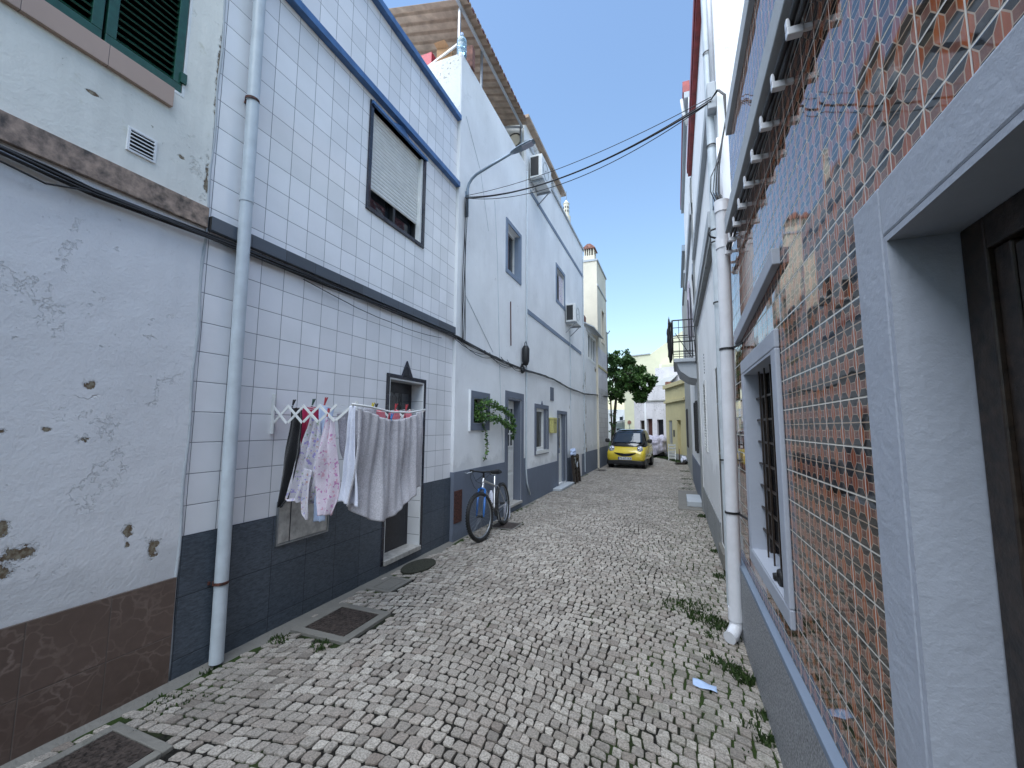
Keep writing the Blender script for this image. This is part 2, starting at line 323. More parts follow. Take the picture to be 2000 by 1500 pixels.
# ------------------------------------------------------------------ helpers: geometry
class MB:
    def __init__(s): s.v, s.f, s.t = [], [], []
    def quad(s, *p):
        i = len(s.v); s.v += [tuple(q) for q in p]; s.f.append(tuple(range(i, i+len(p)))); return s
    def box(s, x0, x1, y0, y1, z0, z1):
        x0, x1 = min(x0, x1), max(x0, x1); y0, y1 = min(y0, y1), max(y0, y1); z0, z1 = min(z0, z1), max(z0, z1)
        i = len(s.v)
        s.v += [(x0, y0, z0), (x1, y0, z0), (x1, y1, z0), (x0, y1, z0), (x0, y0, z1), (x1, y0, z1), (x1, y1, z1), (x0, y1, z1)]
        s.f += [tuple(i+k for k in q) for q in ((0, 3, 2, 1), (4, 5, 6, 7), (0, 1, 5, 4), (1, 2, 6, 5), (2, 3, 7, 6), (3, 0, 4, 7))]; return s
    def obox(s, c, ax, h):      # oriented box: centre, three axes, half sizes
        c = Vector(c); A = [Vector(a).normalized()*k for a, k in zip(ax, h)]; i = len(s.v)
        for sx, sy, sz in ((-1, -1, -1), (1, -1, -1), (1, 1, -1), (-1, 1, -1), (-1, -1, 1), (1, -1, 1), (1, 1, 1), (-1, 1, 1)):
            s.v.append(tuple(c+A[0]*sx+A[1]*sy+A[2]*sz))
        s.f += [tuple(i+k for k in q) for q in ((0, 3, 2, 1), (4, 5, 6, 7), (0, 1, 5, 4), (1, 2, 6, 5), (2, 3, 7, 6), (3, 0, 4, 7))]; return s
    def bar(s, a, b, w, t, up=(0, 0, 1)):
        a, b = Vector(a), Vector(b); d = b-a; u = Vector(up); sd = d.cross(u)
        if sd.length < 1e-5: sd = d.cross(Vector((1, 0, 0)))
        u = sd.cross(d); return s.obox((a+b)/2, (d, sd, u), (d.length/2, w/2, t/2))
    def tube(s, path, r, n=8, cap=True):
        P = [Vector(p) for p in path]; rr = r if isinstance(r, (list, tuple)) else [r]*len(P); i0 = len(s.v)
        d0 = (P[1]-P[0]).normalized(); ref = Vector((0, 0, 1)) if abs(d0.z) < .9 else Vector((1, 0, 0)); u = d0.cross(ref).normalized()
        for k, p in enumerate(P):
            d = ((P[min(k+1, len(P)-1)]-P[max(k-1, 0)]) or d0).normalized(); u = (u-d*u.dot(d)).normalized(); v = d.cross(u)
            for j in range(n):
                a = 2*math.pi*j/n; s.v.append(tuple(p+(u*math.cos(a)+v*math.sin(a))*rr[k]))
        for k in range(len(P)-1):
            for j in range(n):
                a = i0+k*n+j; b = i0+k*n+(j+1) % n; s.f.append((a, b, b+n, a+n))
        if cap: s.f.append(tuple(i0+j for j in reversed(range(n)))); s.f.append(tuple(i0+(len(P)-1)*n+j for j in range(n)))
        return s
    def prism(s, pts, d):       # polygon extruded along d
        P = [Vector(p) for p in pts]; d = Vector(d); i = len(s.v); n = len(P)
        s.v += [tuple(p) for p in P]+[tuple(p+d) for p in P]
        s.f.append(tuple(reversed(range(i, i+n)))); s.f.append(tuple(range(i+n, i+2*n)))
        for k in range(n): s.f.append((i+k, i+(k+1) % n, i+n+(k+1) % n, i+n+k))
        return s
    def lathe(s, c, prof, n=16, axis='z'):
        i0 = len(s.v)
        for (r, h) in prof:
            for j in range(n):
                a = 2*math.pi*j/n; p = (r*math.cos(a), r*math.sin(a), h)
                if axis == 'x': p = (p[2], p[0], p[1])
                if axis == 'y': p = (p[0], p[2], p[1])
                s.v.append((c[0]+p[0], c[1]+p[1], c[2]+p[2]))
        for k in range(len(prof)-1):
            for j in range(n):
                a = i0+k*n+j; b = i0+k*n+(j+1) % n; s.f.append((a, b, b+n, a+n))
        return s
    def torus(s, c, R_, r, axis='x', n=40, m=8, ax=None):
        i0 = len(s.v)
        for i in range(n):
            a = 2*math.pi*i/n
            for j in range(m):
                b = 2*math.pi*j/m; rad = R_+r*math.cos(b); h = r*math.sin(b)
                s.v.append((c[0]+h, c[1]+rad*math.cos(a), c[2]+rad*math.sin(a)))
        for i in range(n):
            for j in range(m):
                a = i0+i*m+j; b = i0+i*m+(j+1) % m; c2 = i0+((i+1) % n)*m+(j+1) % m; d = i0+((i+1) % n)*m+j
                s.f.append((a, b, c2, d))
        return s
    def grid(s, fn, nu, nv):
        i0 = len(s.v)
        for i in range(nu+1):
            for j in range(nv+1): s.v.append(tuple(fn(i/nu, j/nv)))
        for i in range(nu):
            for j in range(nv):
                a = i0+i*(nv+1)+j; s.f.append((a, a+nv+1, a+nv+2, a+1))
        return s
    def build(s, name, mat, parent=None, smooth=False, bevel=0, solid=0, local=False, normals=True):
        me = bpy.data.meshes.new(name); v = s.v
        if parent is not None and not local:
            L = wloc(parent); v = [(a-L[0], b-L[1], c-L[2]) for a, b, c in v]
        me.from_pydata(v, [], s.f)
        if s.t:
            at = me.attributes.new('tint', 'FLOAT_VECTOR', 'POINT'); at.data.foreach_set('vector', [q for t in s.t for q in t])
        if normals:
            import bmesh
            bm = bmesh.new(); bm.from_mesh(me); bmesh.ops.recalc_face_normals(bm, faces=bm.faces); bm.to_mesh(me); bm.free()
        o = bpy.data.objects.new(name, me); scene.collection.objects.link(o); me.materials.append(MT[mat] if isinstance(mat, str) else mat)
        if parent is not None: o.parent = parent
        if smooth:
            me.polygons.foreach_set('use_smooth', [True]*len(me.polygons))
            if smooth == 'auto': me.set_sharp_from_angle(angle=R(35))
        if solid: q = o.modifiers.new('solid', 'SOLIDIFY'); q.thickness = solid; q.offset = 0
        if bevel: q = o.modifiers.new('bevel', 'BEVEL'); q.width = bevel; q.segments = 2; q.limit_method = 'ANGLE'
        return o
def wloc(o):
    v = Vector((0, 0, 0))
    while o is not None: v = v+Vector(o.location); o = o.parent
    return v
def T(name, label, cat, loc=(0, 0, 0), rz=0, group=None):
    o = bpy.data.objects.new(name, None); scene.collection.objects.link(o); o.location = loc; o.rotation_euler = (0, 0, rz); o.empty_display_size = .1
    return tag(o, label, cat, group)
def tag(o, label, cat, group=None):
    o['label'] = label; o['category'] = cat
    if group: o['group'] = group
    return o
def struct(o): o['kind'] = 'structure'; return o
def stuff(o, label, cat): o['kind'] = 'stuff'; return tag(o, label, cat)

def wall(s, X, y0, y1, z0, z1, back, holes=()):
    """house body; front face at X looking s*x, openings (ya,yb,za,zb,depth)"""
    b = MB(); ys = sorted({y0, y1, *[h[0] for h in holes], *[h[1] for h in holes]}); zs = sorted({z0, z1, *[h[2] for h in holes], *[h[3] for h in holes]})
    for i in range(len(ys)-1):
        for j in range(len(zs)-1):
            cy, cz = (ys[i]+ys[i+1])/2, (zs[j]+zs[j+1])/2
            if any(h[0] < cy < h[1] and h[2] < cz < h[3] for h in holes): continue
            q = [(X, ys[i], zs[j]), (X, ys[i+1], zs[j]), (X, ys[i+1], zs[j+1]), (X, ys[i], zs[j+1])]
            b.quad(*(q if s > 0 else q[::-1]))
    for (ya, yb, za, zb, d) in holes:
        xi = X-s*d
        for q in ([(X, ya, za), (X, ya, zb), (xi, ya, zb), (xi, ya, za)], [(X, yb, za), (xi, yb, za), (xi, yb, zb), (X, yb, zb)],
                  [(X, ya, zb), (X, yb, zb), (xi, yb, zb), (xi, ya, zb)], [(X, ya, za), (xi, ya, za), (xi, yb, za), (X, yb, za)],
                  [(xi, ya, za), (xi, ya, zb), (xi, yb, zb), (xi, yb, za)]):
            b.quad(*(q if s > 0 else q[::-1]))
    xb = back
    for q in ([(X, y0, z0), (X, y0, z1), (xb, y0, z1), (xb, y0, z0)], [(X, y1, z0), (xb, y1, z0), (xb, y1, z1), (X, y1, z1)],
              [(X, y0, z1), (X, y1, z1), (xb, y1, z1), (xb, y0, z1)], [(xb, y0, z0), (xb, y0, z1), (xb, y1, z1), (xb, y1, z0)]):
        b.quad(*(q if s > 0 else q[::-1]))
    return b
def frame(x0, x1, ya, yb, za, zb, w, wb=None):
    b = MB(); wb = w if wb is None else wb
    b.box(x0, x1, ya, yb, zb-w, zb); b.box(x0, x1, ya, ya+w, za+wb, zb-w); b.box(x0, x1, yb-w, yb, za+wb, zb-w)
    if wb > 0: b.box(x0, x1, ya, yb, za, za+wb)
    return b
def bez(a, b, sag, n=16, wob=0):
    a, b = Vector(a), Vector(b); out = []
    for i in range(n+1):
        t = i/n; p = a.lerp(b, t); p.z -= sag*4*t*(1-t)
        if wob: p += Vector((0, 0, random.uniform(-wob, wob)))
        out.append(p)
    return out

# ------------------------------------------------------------------ ground
g = MB().quad((-300, -120, -.010), (300, -120, -.010), (300, 500, -.010), (-300, 500, -.010)).build('ground', 'joint'); struct(g)
def cobbles():
    b = MB(); covers = [(-2.88, -2.3, 2.55, 3.16), (-2.92, -2.6, 3.46, 3.9), (-2.86, -2.36, .73, 1.51), (-2.88, -2.4, 6.24, 6.78)]
    step = .070; rn = random.Random(3); u_ = rn.uniform; V_, F_, T_ = b.v, b.f, b.t
    def warp(x, y):
        yy = y-.115*(x+1.5)**2 + .05*math.sin(x*1.3+y*.9)+.03*math.sin(y*2.1+x*2.6)+.10*mnoise.noise((x*.7, y*.35, 3))
        return x+.03*math.sin(y*1.7+x)+.04*mnoise.noise((x*1.2, y*.9, 9)), yy
    for r in range(-3, int(29.5/step)):
        y = -.1+r*step; x = -3.35+u_(0, .09); far = y > 8
        while x < .95:
            wd = rn.choice((.058, .064, .070, .078, .086)); hy = step*u_(.93, 1.03)
            cx, cy = x+wd/2, y+step/2; x += wd
            X, Y = warp(cx, cy)
            if not .6 < Y < 27.5: continue
            xr = .475 if Y < 20 else .475-(Y-20)*.36
            xl = -3.4 if Y > 19.5 else -2.90-.05*math.sin(Y*2.1)
            if not xl < X < xr+.02 or any(c[0] < X < c[1] and c[2] < Y < c[3] for c in covers): continue
            gap = u_(.0065, .0105); hw, hh = wd/2-gap/2, hy/2-gap/2; j_ = [u_(-.006, .006) for _ in range(8)]
            lz = u_(-.003, .003)+.006*mnoise.noise((X*2, Y*2, 0))
            if far: base = [(-hw+j_[0], -hh+j_[1]), (hw+j_[2], -hh+j_[3]), (hw+j_[4], hh+j_[5]), (-hw+j_[6], hh+j_[7])]; rings = ((1.0, -.014), (.95, lz))
            else:
                cr = [u_(.003, .012) for _ in range(4)]
                base = [(-hw+cr[0], -hh), (hw-cr[1], -hh), (hw, -hh+cr[1]), (hw, hh-cr[2]), (hw-cr[2], hh), (-hw+cr[3], hh), (-hw, hh-cr[3]), (-hw, -hh+cr[0])]
                base = [(p[0]+j_[2*k], p[1]+j_[2*k+1]) for p, k in zip(base, (0, 1, 1, 2, 2, 3, 3, 0))]; rings = ((1.0, -.014), (.985, lz-.003), (.92, lz))
            pts = [warp(cx+px, cy+py) for px, py in base]; n_ = len(pts)
            mx = sum(p[0] for p in pts)/n_; my = sum(p[1] for p in pts)/n_; tx, ty = u_(-.045, .045), u_(-.045, .045); i = len(V_)
            for q, z in rings:
                for (wx, wy) in pts:
                    ex, ey = mx+(wx-mx)*q, my+(wy-my)*q; V_.append((ex, ey, z+((ex-mx)*tx+(ey-my)*ty if z > -.013 else 0)))
            T_ += [(max(0, min(1, rn.gauss(.58, .26))), rn.random()**2, rn.random())]*(n_*len(rings))
            for k in range(len(rings)-1):
                for j in range(n_): a = i+k*n_+j; c = i+k*n_+(j+1) % n_; F_.append((a, c, c+n_, a+n_))
            F_.append(tuple(range(i+n_*(len(rings)-1), i+n_*len(rings))))
    return b
struct(cobbles().build('cobbled_street', 'cobble', normals=False, smooth=False))
# cement strip along the left walls
b = MB()
def strip(u, v):
    y = -.6+u*20; x = -3.01+v*(.13+.03*math.sin(y*3)+.05*mnoise.noise((y*2, 0, 0))+.03*mnoise.noise((y*9, 0, 0))); return (x, y, .004*mnoise.noise((x*9, y*3, 0))+.012*(1-v)-.012*v)
struct(b.grid(strip, 420, 4).build('pavement_edge', 'cement', smooth=True))

# ================================================================== LEFT HOUSES
# ---- house with peeling plaster and green shutters
LX = -3.0
t = T('peeling_house', 'old white house with flaking plaster, brown dado and green shutters, nearest on the left', 'house', (-3, -2, 0))
hb = wall(1, LX, -9, 1.805, 0, 7.2, -9, [(.76, 1.585, 3.79, 5.15, .16)])
vv = [f for f in hb.f]
hb.build('wall', 'plaster_old', t)
up = MB()  # upper storey render skin, slightly yellowed
for (ya, yb, za, zb) in ((-9, .76, 3.105, 7.1), (.76, 1.585, 3.105, 3.79), (1.585, 1.80, 3.105, 7.1), (.76, 1.585, 5.15, 7.1)): up.box(-3.0, -2.996, ya, yb, za, zb)
up.build('upper_render', 'plaster_old_up', t)
b = MB().box(-3, -2.985, -9, 1.803, 0, .635); b.build('dado', 'tile_brown', t)
MB().box(-3, -2.972, -9, 1.803, 2.955, 3.10).build('string_course', 'stone_band', t, bevel=.003)
wdw = frame(-3.02, -2.985, .745, 1.60, 3.64, 5.2, .0, .135)
MB().box(-3.1, -2.968, .72, 1.53, 3.645, 3.775).build('window_sill', 'sill', t, bevel=.003)
fr = frame(-3.05, -2.994, .735, 1.60, 3.77, 5.2, .016).build('window_surround', 'white_paint', t)
for k, (ya, yb) in enumerate(((.76, 1.165), (1.18, 1.58))):
    sh = T('shutter', None, None) if False else None
    s_ = frame(-3.035, -2.995, ya, yb, 3.79, 5.12, .05, .055); o = s_.build('shutter', 'green', t, bevel=.004)
    sl = MB(); z = 3.87
    while z < 5.07: sl.obox((-3.02, (ya+yb)/2, z), ((0, 1, 0), (1, 0, -1.0), (1, 0, 1)), ((yb-ya)/2-.05, .026, .0035)); z += .047
    sl.build('slats', 'green', o)
    MB().box(-3.12, -3.06, ya, yb, 3.79, 5.12).build('window_pane', 'dark', t)
MB().box(-3.0, -2.98, 1.565, 1.60, 3.86, 3.93).build('hinge', 'green', t)
v_ = T('wall_vent', 'small white louvred vent set in the yellowed plaster under the green shutters', 'vent', (-3, 1.4, 3.23))
frame(-2.998, -2.986, 1.325, 1.475, 3.225, 3.375, .014).build('frame', 'plaster', v_, bevel=.002)
b = MB()
for k in range(5): b.obox((-2.99, 1.4, 3.252+k*.0235), ((0, 1, 0), (1, 0, -.9), (1, 0, 1)), (.061, .010, .0018))
b.build('louvre', 'plaster', v_); MB().box(-2.9985, -2.995, 1.338, 1.462, 3.238, 3.362).build('recess', 'dark', v_)
# stained joint between the two houses
b = MB().tube([(-2.998, 1.807+.006*math.sin(z*9), z) for z in [i*.1 for i in range(95)]], [.008+.008*abs(mnoise.noise((z*.2, 3, 1))) for z in range(95)], 6)
b.build('joint_mortar', 'concrete_slab', t, smooth=True)

# ---- white tiled house
t = T('tiled_house', 'house clad in square white glazed tiles with slate dado and blue trims', 'house', (-3, 3.5, 0))
D = (3.86, 4.54, .14, 2.145, .2); Wn = (3.42, 4.39, 3.95, 5.1, .16)
wall(1, LX, 1.812, 5.28, 0, 6.36, -9, [D, Wn]).build('wall', 'tile_white', t)
b = MB(); b.box(-3, -2.988, 1.815, 3.81, 0, .882); b.box(-3, -2.988, 4.59, 5.28, 0, .882); b.box(-3, -2.988, 3.81, 4.59, 0, .10)
b.build('dado', 'tile_slate', t)
MB().box(-3, -2.955, 1.815, 5.28, 2.945, 3.045).build('string_course', 'bandgrey', t, bevel=.003)
MB().box(-3, -2.93, 1.815, 5.285, 5.215, 5.29).build('blue_ledge', 'blue', t, bevel=.004)
MB().box(-3.3, -2.93, 1.7, 5.285, 6.30, 6.38).build('coping', 'blue', t, bevel=.004)
# door
o = frame(-3.01, -2.983, 3.81, 4.59, .10, 2.195, .046, 0).build('door_surround', 'black_tile', t, bevel=.003)
MB().prism([(-2.998, 4.075, 2.19), (-2.998, 4.285, 2.19), (-2.998, 4.17, 2.38)], (.02, 0, 0)).build('triangular_crest', 'black_tile', t)
frame(-3.04, -2.988, 3.856, 4.544, .14, 2.149, .013, 0).build('inner_trim', 'white_paint', t)
b = MB(); b.box(-3.2, -3.0, 3.869, 3.872, .14, 2.136); b.box(-3.195, -2.992, 4.527, 4.531, .14, 2.136); b.box(-3.195, -2.992, 3.872, 4.527, 2.130, 2.136); b.build('door_reveal', 'tile_white_x', t)
MB().box(-3.198, -2.965, 3.853, 4.547, .095, .147).build('door_sill', 'marble', t, bevel=.004)
d = MB().box(-3.199, -3.16, 3.873, 4.527, .148, 2.13).build('door', 'door_dark', t, bevel=.003)
b = MB(); b.box(-3.16, -3.152, 3.95, 4.45, .3, 1.0); b.build('door_panel', 'door_dark', d, bevel=.006)
MB().box(-3.16, -3.15, 3.95, 4.45, 1.15, 2.0).build('door_glass', 'glass', d); MB().lathe((-3.13, 3.93, 1.08), [(0, -.02), (.02, -.02), (.02, .02), (0, .02)], 12).build('handle', 'steel', d)
# window with roller shutter
frame(-3.01, -2.98, 3.355, 4.445, 3.9, 5.15, .05, .045).build('window_surround', 'black_tile', t, bevel=.003)
MB().prism([(-2.998, 3.72, 5.145), (-2.998, 4.05, 5.145), (-2.998, 3.9, 5.214)], (.03, 0, 0)).build('triangular_crest', 'blue', t)
MB().box(-3.05, -2.955, 3.36, 4.44, 5.1, 5.135).build('lintel_board', 'blue', t)
b = MB(); z = 4.2
while z < 5.08:
    pts = [(-3.06, z), (-3.048, z+.008), (-3.044, z+.024), (-3.048, z+.036), (-3.06, z+.042)]
    b.prism([(p[0], 3.44, p[1]) for p in pts], (0, .93, 0)); z += .044
b.build('roller_shutter', 'white_paint', t)
f = frame(-3.115, -3.065, 3.421, 4.389, 3.951, 5.09, .05).build('window_frame', 'carplastic', t); MB().box(-3.115, -3.06, 3.89, 3.93, 3.99, 5.05).build('mullion', 'carplastic', f)
MB().box(-3.15, -3.12, 3.43, 4.38, 3.96, 5.09).build('window_glass', 'glass', t)
b = MB().box(-3.15, -3.0, 4.36, 4.388, 3.952, 5.095).build('window_reveal', 'white_paint', t)
# meter cupboard
p = MB().box(-3, -2.975, 2.515, 3.02, .66, .975).build('meter_cupboard', 'marble', t, bevel=.002)
frame(-2.99, -2.97, 2.50, 3.035, .645, .99, .012).build('metal_frame', 'steel', p); MB().box(-2.976, -2.972, 2.62, 2.626, .66, .975).build('door_joint', 'cable', p)
# downpipe
pp = MB().tube([(-2.93, 2.0, 6.2), (-2.93, 2.03, 3.2), (-2.93, 2.06, .01)], .043, 16).build('downpipe', 'pvc', t, smooth='auto')
b = MB()
for z in (.52, 4.05, 5.6): MB().lathe((-2.93, 2.05 if z < 3 else 2.015, z), [(.044, 0), (.049, 0), (.049, .018), (.044, .018)], 16).box(-3, -2.975, 2.0, 2.012, z, z+.02).build('pipe_clip', 'rust', pp)
MB().tube([(-2.93, 2.028, 3.3), (-2.93, 2.029, 3.25)], .047, 16).build('pipe_collar', 'pvc', pp, smooth='auto')

# ---- plain white house with grey dado
LX3 = -2.95
t = T('white_house', 'plain white plastered house with roof terrace and grey dado behind the bicycle', 'house', (-2.95, 6.8, 0))
sm = (5.88, 6.24, 1.66, 2.04, .2); d3 = (7.32, 8.02, .14, 2.14, .24); w1 = (7.23, 7.92, 4.66, 5.57, .2)
wall(1, LX3, 5.283, 8.3, 0, 7.45, -9, [sm, d3, w1]).build('wall', 'plaster', t)
b = MB(); b.box(-3.0, -2.938, 5.2805, 7.19, 0, .955); b.box(-2.95, -2.938, 8.19, 8.3, 0, .955); b.box(-2.95, -2.938, 7.19, 8.19, 0, .12)
b.build('dado', 'grey_dado', t)
frame(-2.955, -2.933, 7.19, 8.19, .12, 2.28, .13, 0).build('door_surround', 'grey_trim', t, bevel=.003)
b = MB(); b.box(-3.18, -2.94, 7.995, 8.019, .14, 2.14); b.box(-3.18, -2.94, 7.32, 8.0, 2.12, 2.139); b.build('door_reveal', 'grey_trim', t)
MB().box(-3.18, -2.90, 7.3, 8.04, .10, .147).build('door_sill', 'marble', t, bevel=.004)
dr = MB().box(-3.13, -3.085, 7.322, 7.994, .148, 2.12).build('door', 'white_paint', t, bevel=.004)
b = MB()
for (za, zb) in ((.25, .68), (.74, 1.12)):
    for (ya, yb) in ((7.38, 7.63), (7.69, 7.93)): b.box(-3.085, -3.073, ya, yb, za, zb)
b.build('door_panel', 'white_paint', dr, bevel=.008)
MB().box(-3.085, -3.082, 7.4, 7.92, 1.2, 1.98).build('door_glass', 'glass', dr); b = MB()
for y in (7.4, 7.57, 7.74, 7.9): b.box(-3.082, -3.070, y, y+.03, 1.2, 1.98)
for z in (1.2, 1.45, 1.7, 1.96): b.box(-3.081, -3.071, 7.4, 7.92, z, z+.03)
b.build('glazing_bar', 'white_paint', dr)
frame(-2.955, -2.925, 5.74, 6.46, 1.54, 2.16, .115).build('window_surround', 'grey_trim', t, bevel=.003)
MB().box(-2.96, -2.92, 5.722, 5.742, 1.53, 2.17).build('surround_edge', 'plaster', t)
MB().box(-3.15, -3.1, 5.881, 6.239, 1.661, 2.04).build('window_glass', 'dark', t)
frame(-3.1, -3.06, 5.881, 6.239, 1.661, 2.039, .03).build('window_frame', 'darkwood', t)
frame(-2.96, -2.93, 7.15, 8.0, 4.56, 5.66, .085).build('window_surround', 'blue_band', t, bevel=.003)
MB().box(-3.12, -3.09, 7.232, 7.918, 4.662, 5.57).build('window_glass', 'glass', t)
f = frame(-3.09, -3.05, 7.231, 7.919, 4.661, 5.569, .045).build('window_frame', 'white_paint', t)
MB().box(-3.09, -3.045, 7.5, 7.53, 4.7, 5.52).build('mullion', 'oxide', f); MB().box(-3.13, -2.952, 7.88, 7.918, 4.662, 5.568).build('window_reveal', 'blue_band', t)
MB().box(-2.945, -2.93, 5.30, 5.53, .24, .69).build('gas_hatch', 'rust', t, bevel=.004)
MB().box(-3.95, -2.96, 5.275, 5.285, 6.36, 7.44).build('gable_end', 'plaster_speck', t)
MB().tube([(-2.93, 8.33, 7.3), (-2.93, 8.33, 4.2), (-2.93, 8.33, .7), (-2.92, 8.36, .45), (-2.9, 8.5, .18)], .018, 8).build('downpipe', 'pvc', t, smooth=True)
b = MB()
b.tube([(-2.945, 6.6, 5.7), (-2.945, 6.75, 4.7), (-2.945, 6.85, 3.4), (-2.945, 6.95, 2.2), (-2.945, 7.11, 1.0)], .005, 5)
b.tube([(-2.945, 5.45, 6.5), (-2.945, 6.0, 5.9), (-2.945, 6.35, 5.0)], .003, 5); b.tube([(-2.945, 5.55, 3.6), (-2.945, 6.6, 2.9)], .004, 5)
b.build('wire', 'pvc', t)

# ---- terrace roof over the white house (posts, bar, corrugated sheet)
rf = T('terrace_canopy', 'corrugated sheet roof with white posts over the terrace of the white house', 'canopy', (-3, 6.8, 7.45))
b = MB(); N_ = 66
def sheet(dz):
    def fn(u, v):
        y = 5.25+u*2.98; k = (y*5.2) % 1; rib = .045*max(0, min(1, (abs(k-.5)-.3)*14)); x = -6.2+v*3.33
        return (x, y, 8.34+(-2.87-x)*.27+rib+dz)
    return fn
b.grid(sheet(0), 310, 4).build('corrugated_sheet', 'corr', rf, solid=.004, normals=False)
b = MB()
for k in range(15): y = 5.26+k/5.2+.02; MB().box(-2.875, -2.862, y-.03, y+.05, 8.33, 8.372).build('sheet_edge', 'corr_red', rf)
MB().bar((-3.02, 5.2, 8.33), (-3.02, 8.25, 8.33), .04, .04).bar((-3.02, 8.24, 8.33), (-5, 8.24, 8.87), .035, .035).build('edge_bar', 'concrete_slab', rf)
for y in (5.36, 6.18, 8.22): MB().bar((-3.05, y, 7.42), (-3.05, y, 8.33), .035, .035, (1, 0, 0)).build('post', 'steel', rf)
MB().bar((-3.75, 5.4, 7.5), (-3.1, 5.4, 7.75), .03, .03).build('brace', 'white_paint', rf)
o = T('water_bottle', 'large clear blue water bottle standing on the white terrace parapet', 'bottle', (-3.02, 5.40, 7.45))
MB().lathe((-3.0, 5.36, 7.45), [(0, 0), (.075, .005), (.08, .04), (.076, .1), (.08, .11), (.08, .2), (.076, .21), (.08, .22), (.078, .29), (.055, .34), (.022, .37), (.022, .4), (0, .4)], 18).build('body', 'bottle', o, smooth=True)
MB().lathe((-3.0, 5.36, 7.85), [(0, .02), (.027, .02), (.027, -.02), (0, -.02)], 12).build('cap', 'bluecloth', o)
o = MB().box(-3.9, -3.62, 5.45, 5.8, 7.45, 7.86).build('plastic_crate', 'redplastic', None, bevel=.01); tag(o, 'red plastic crate on the terrace behind the speckled parapet', 'crate')
o = MB().obox((-3.38, 5.55, 7.66), ((1, .2, 0), (-.2, 1, 0), (0, 0, 1)), (.13, .14, .12)).quad((-3.48, 5.42, 7.79), (-3.27, 5.42, 7.79), (-3.3, 5.32, 7.84), (-3.5, 5.32, 7.84)).build('cardboard_box', 'card', None); tag(o, 'open cardboard box between red crate and post on the terrace', 'box')
o = MB().obox((-2.97, 5.62, 7.65), ((1, .1, 0), (-.1, 1, 0), (0, 0, 1)), (.05, .06, .19)).build('cardboard_piece', 'oxide', None, bevel=.004); tag(o, 'reddish brown carton standing behind the blue water bottle', 'box')

# ---- long white house with blue-grey bands
t = T('banded_white_house', 'long white house with blue-grey painted bands and a low attic storey', 'house', (-2.95, 11, 0))
w2 = (10.86, 11.72, 5.1, 6.05, .16); w3 = (9.05, 9.92, 1.07, 2.03, .2); d4 = (10.95, 11.80, .1, 1.98, .2)
wall(1, LX3, 8.303, 14.5, 0, 8.0, -9, [w2, w3, d4]).build('wall', 'plaster_long', t)
b = MB(); b.box(-2.95, -2.938, 8.303, 10.84, 0, .715); b.box(-2.95, -2.938, 11.9, 14.5, 0, .715); b.build('dado', 'grey_dado', t)
MB().box(-2.95, -2.936, 12.75, 13.9, .02, .74).build('dado_patch', 'peel', t)
MB().box(-2.95, -2.935, 8.4, 14.0, 4.07, 4.17).build('string_course', 'blue_band', t)
MB().box(-2.95, -2.935, 8.6, 14.5, 6.93, 7.03).build('upper_band', 'blue_band', t)
MB().box(-3.1, -2.91, 8.32, 14.5, 7.98, 8.05).build('coping', 'concrete_slab', t)
up = wall(1, -3.0, 8.303, 11.6, 8.0, 8.52, -7, [(10.35, 10.8, 8.05, 8.45, .2), (8.8, 9.25, 8.05, 8.42, .1)]).build('attic_wall', 'plaster', t)
b = MB(); b.quad((-3.0, 8.302, 7.45), (-5, 8.302, 7.45), (-5, 8.302, 8.52), (-3.0, 8.302, 8.52)); b.build('attic_gable', 'plaster_speck', t, normals=False)
MB().box(-7, -2.86, 8.22, 11.68, 8.52, 8.6).build('eaves', 'corr', t, bevel=.006)
MB().lathe((-3.23, 8.29, 8.1), [(0, -.01), (.13, -.01), (.15, 0), (.15, .012)], 24, 'y').build('round_vent', 'cream', t); MB().lathe((-3.23, 8.297, 8.1), [(.15, -.012), (.175, -.012), (.175, .005), (.15, .005)], 24, 'y').build('round_vent_ring', 'cable', t)
frame(-2.955, -2.93, 8.93, 10.02, .97, 2.13, .10, .09).build('window_surround', 'grey_trim', t, bevel=.003)
MB().prism([(-2.948, 9.4, 2.12), (-2.948, 9.56, 2.12), (-2.948, 9.48, 2.22)], (.015, 0, 0)).build('triangular_crest', 'grey_trim', t)
MB().box(-3.0, -2.915, 9.0, 9.98, .99, 1.06).build('window_sill', 'white_paint', t)
frame(-3.01, -2.97, 9.051, 9.7, 1.07, 2.029, .07).build('window_frame', 'white_paint', t); MB().box(-3.02, -3.01, 9.051, 9.72, 1.071, 2.029).build('window_glass', 'glass', t)
MB().box(-3.14, -2.955, 9.7, 9.919, 1.071, 2.028).build('window_reveal', 'grey_trim', t)
frame(-2.955, -2.93, 10.85, 11.9, 0, 2.05, .09, 0).build('door_surround', 'grey_trim', t)
d = MB().box(-3.06, -3.0, 10.952, 11.55, .101, 1.979).build('door', 'white_paint', t); MB().box(-3.0, -2.995, 11.05, 11.3, .9, 1.85).build('door_glass', 'glass', d)
MB().box(-3.12, -2.955, 11.5, 11.799, .101, 1.979).build('door_reveal', 'grey_trim', t)
b = MB().box(-2.95, -2.72, 10.4, 11.9, 0, .06).build('door_step', 'concrete_slab', t, bevel=.01)
frame(-2.955, -2.935, 10.78, 11.8, 5.02, 6.13, .09).build('window_surround', 'blue_band', t)
f = frame(-3.09, -3.05, 10.861, 11.719, 5.101, 6.049, .05).build('window_frame', 'white_paint', t); MB().box(-3.1, -3.09, 10.861, 11.719, 5.101, 6.049).build('window_glass', 'glass', t)
cu = MB().grid(lambda u, v: (-2.99+.012*math.sin(v*30), 11.25+v*.42, 5.12+u*.8), 4, 30).build('curtain', 'floral', t, smooth=True)
MB().box(-2.95, -2.935, 10.2, 10.5, 2.28, 2.62).build('wall_plate', 'grey_trim', t)
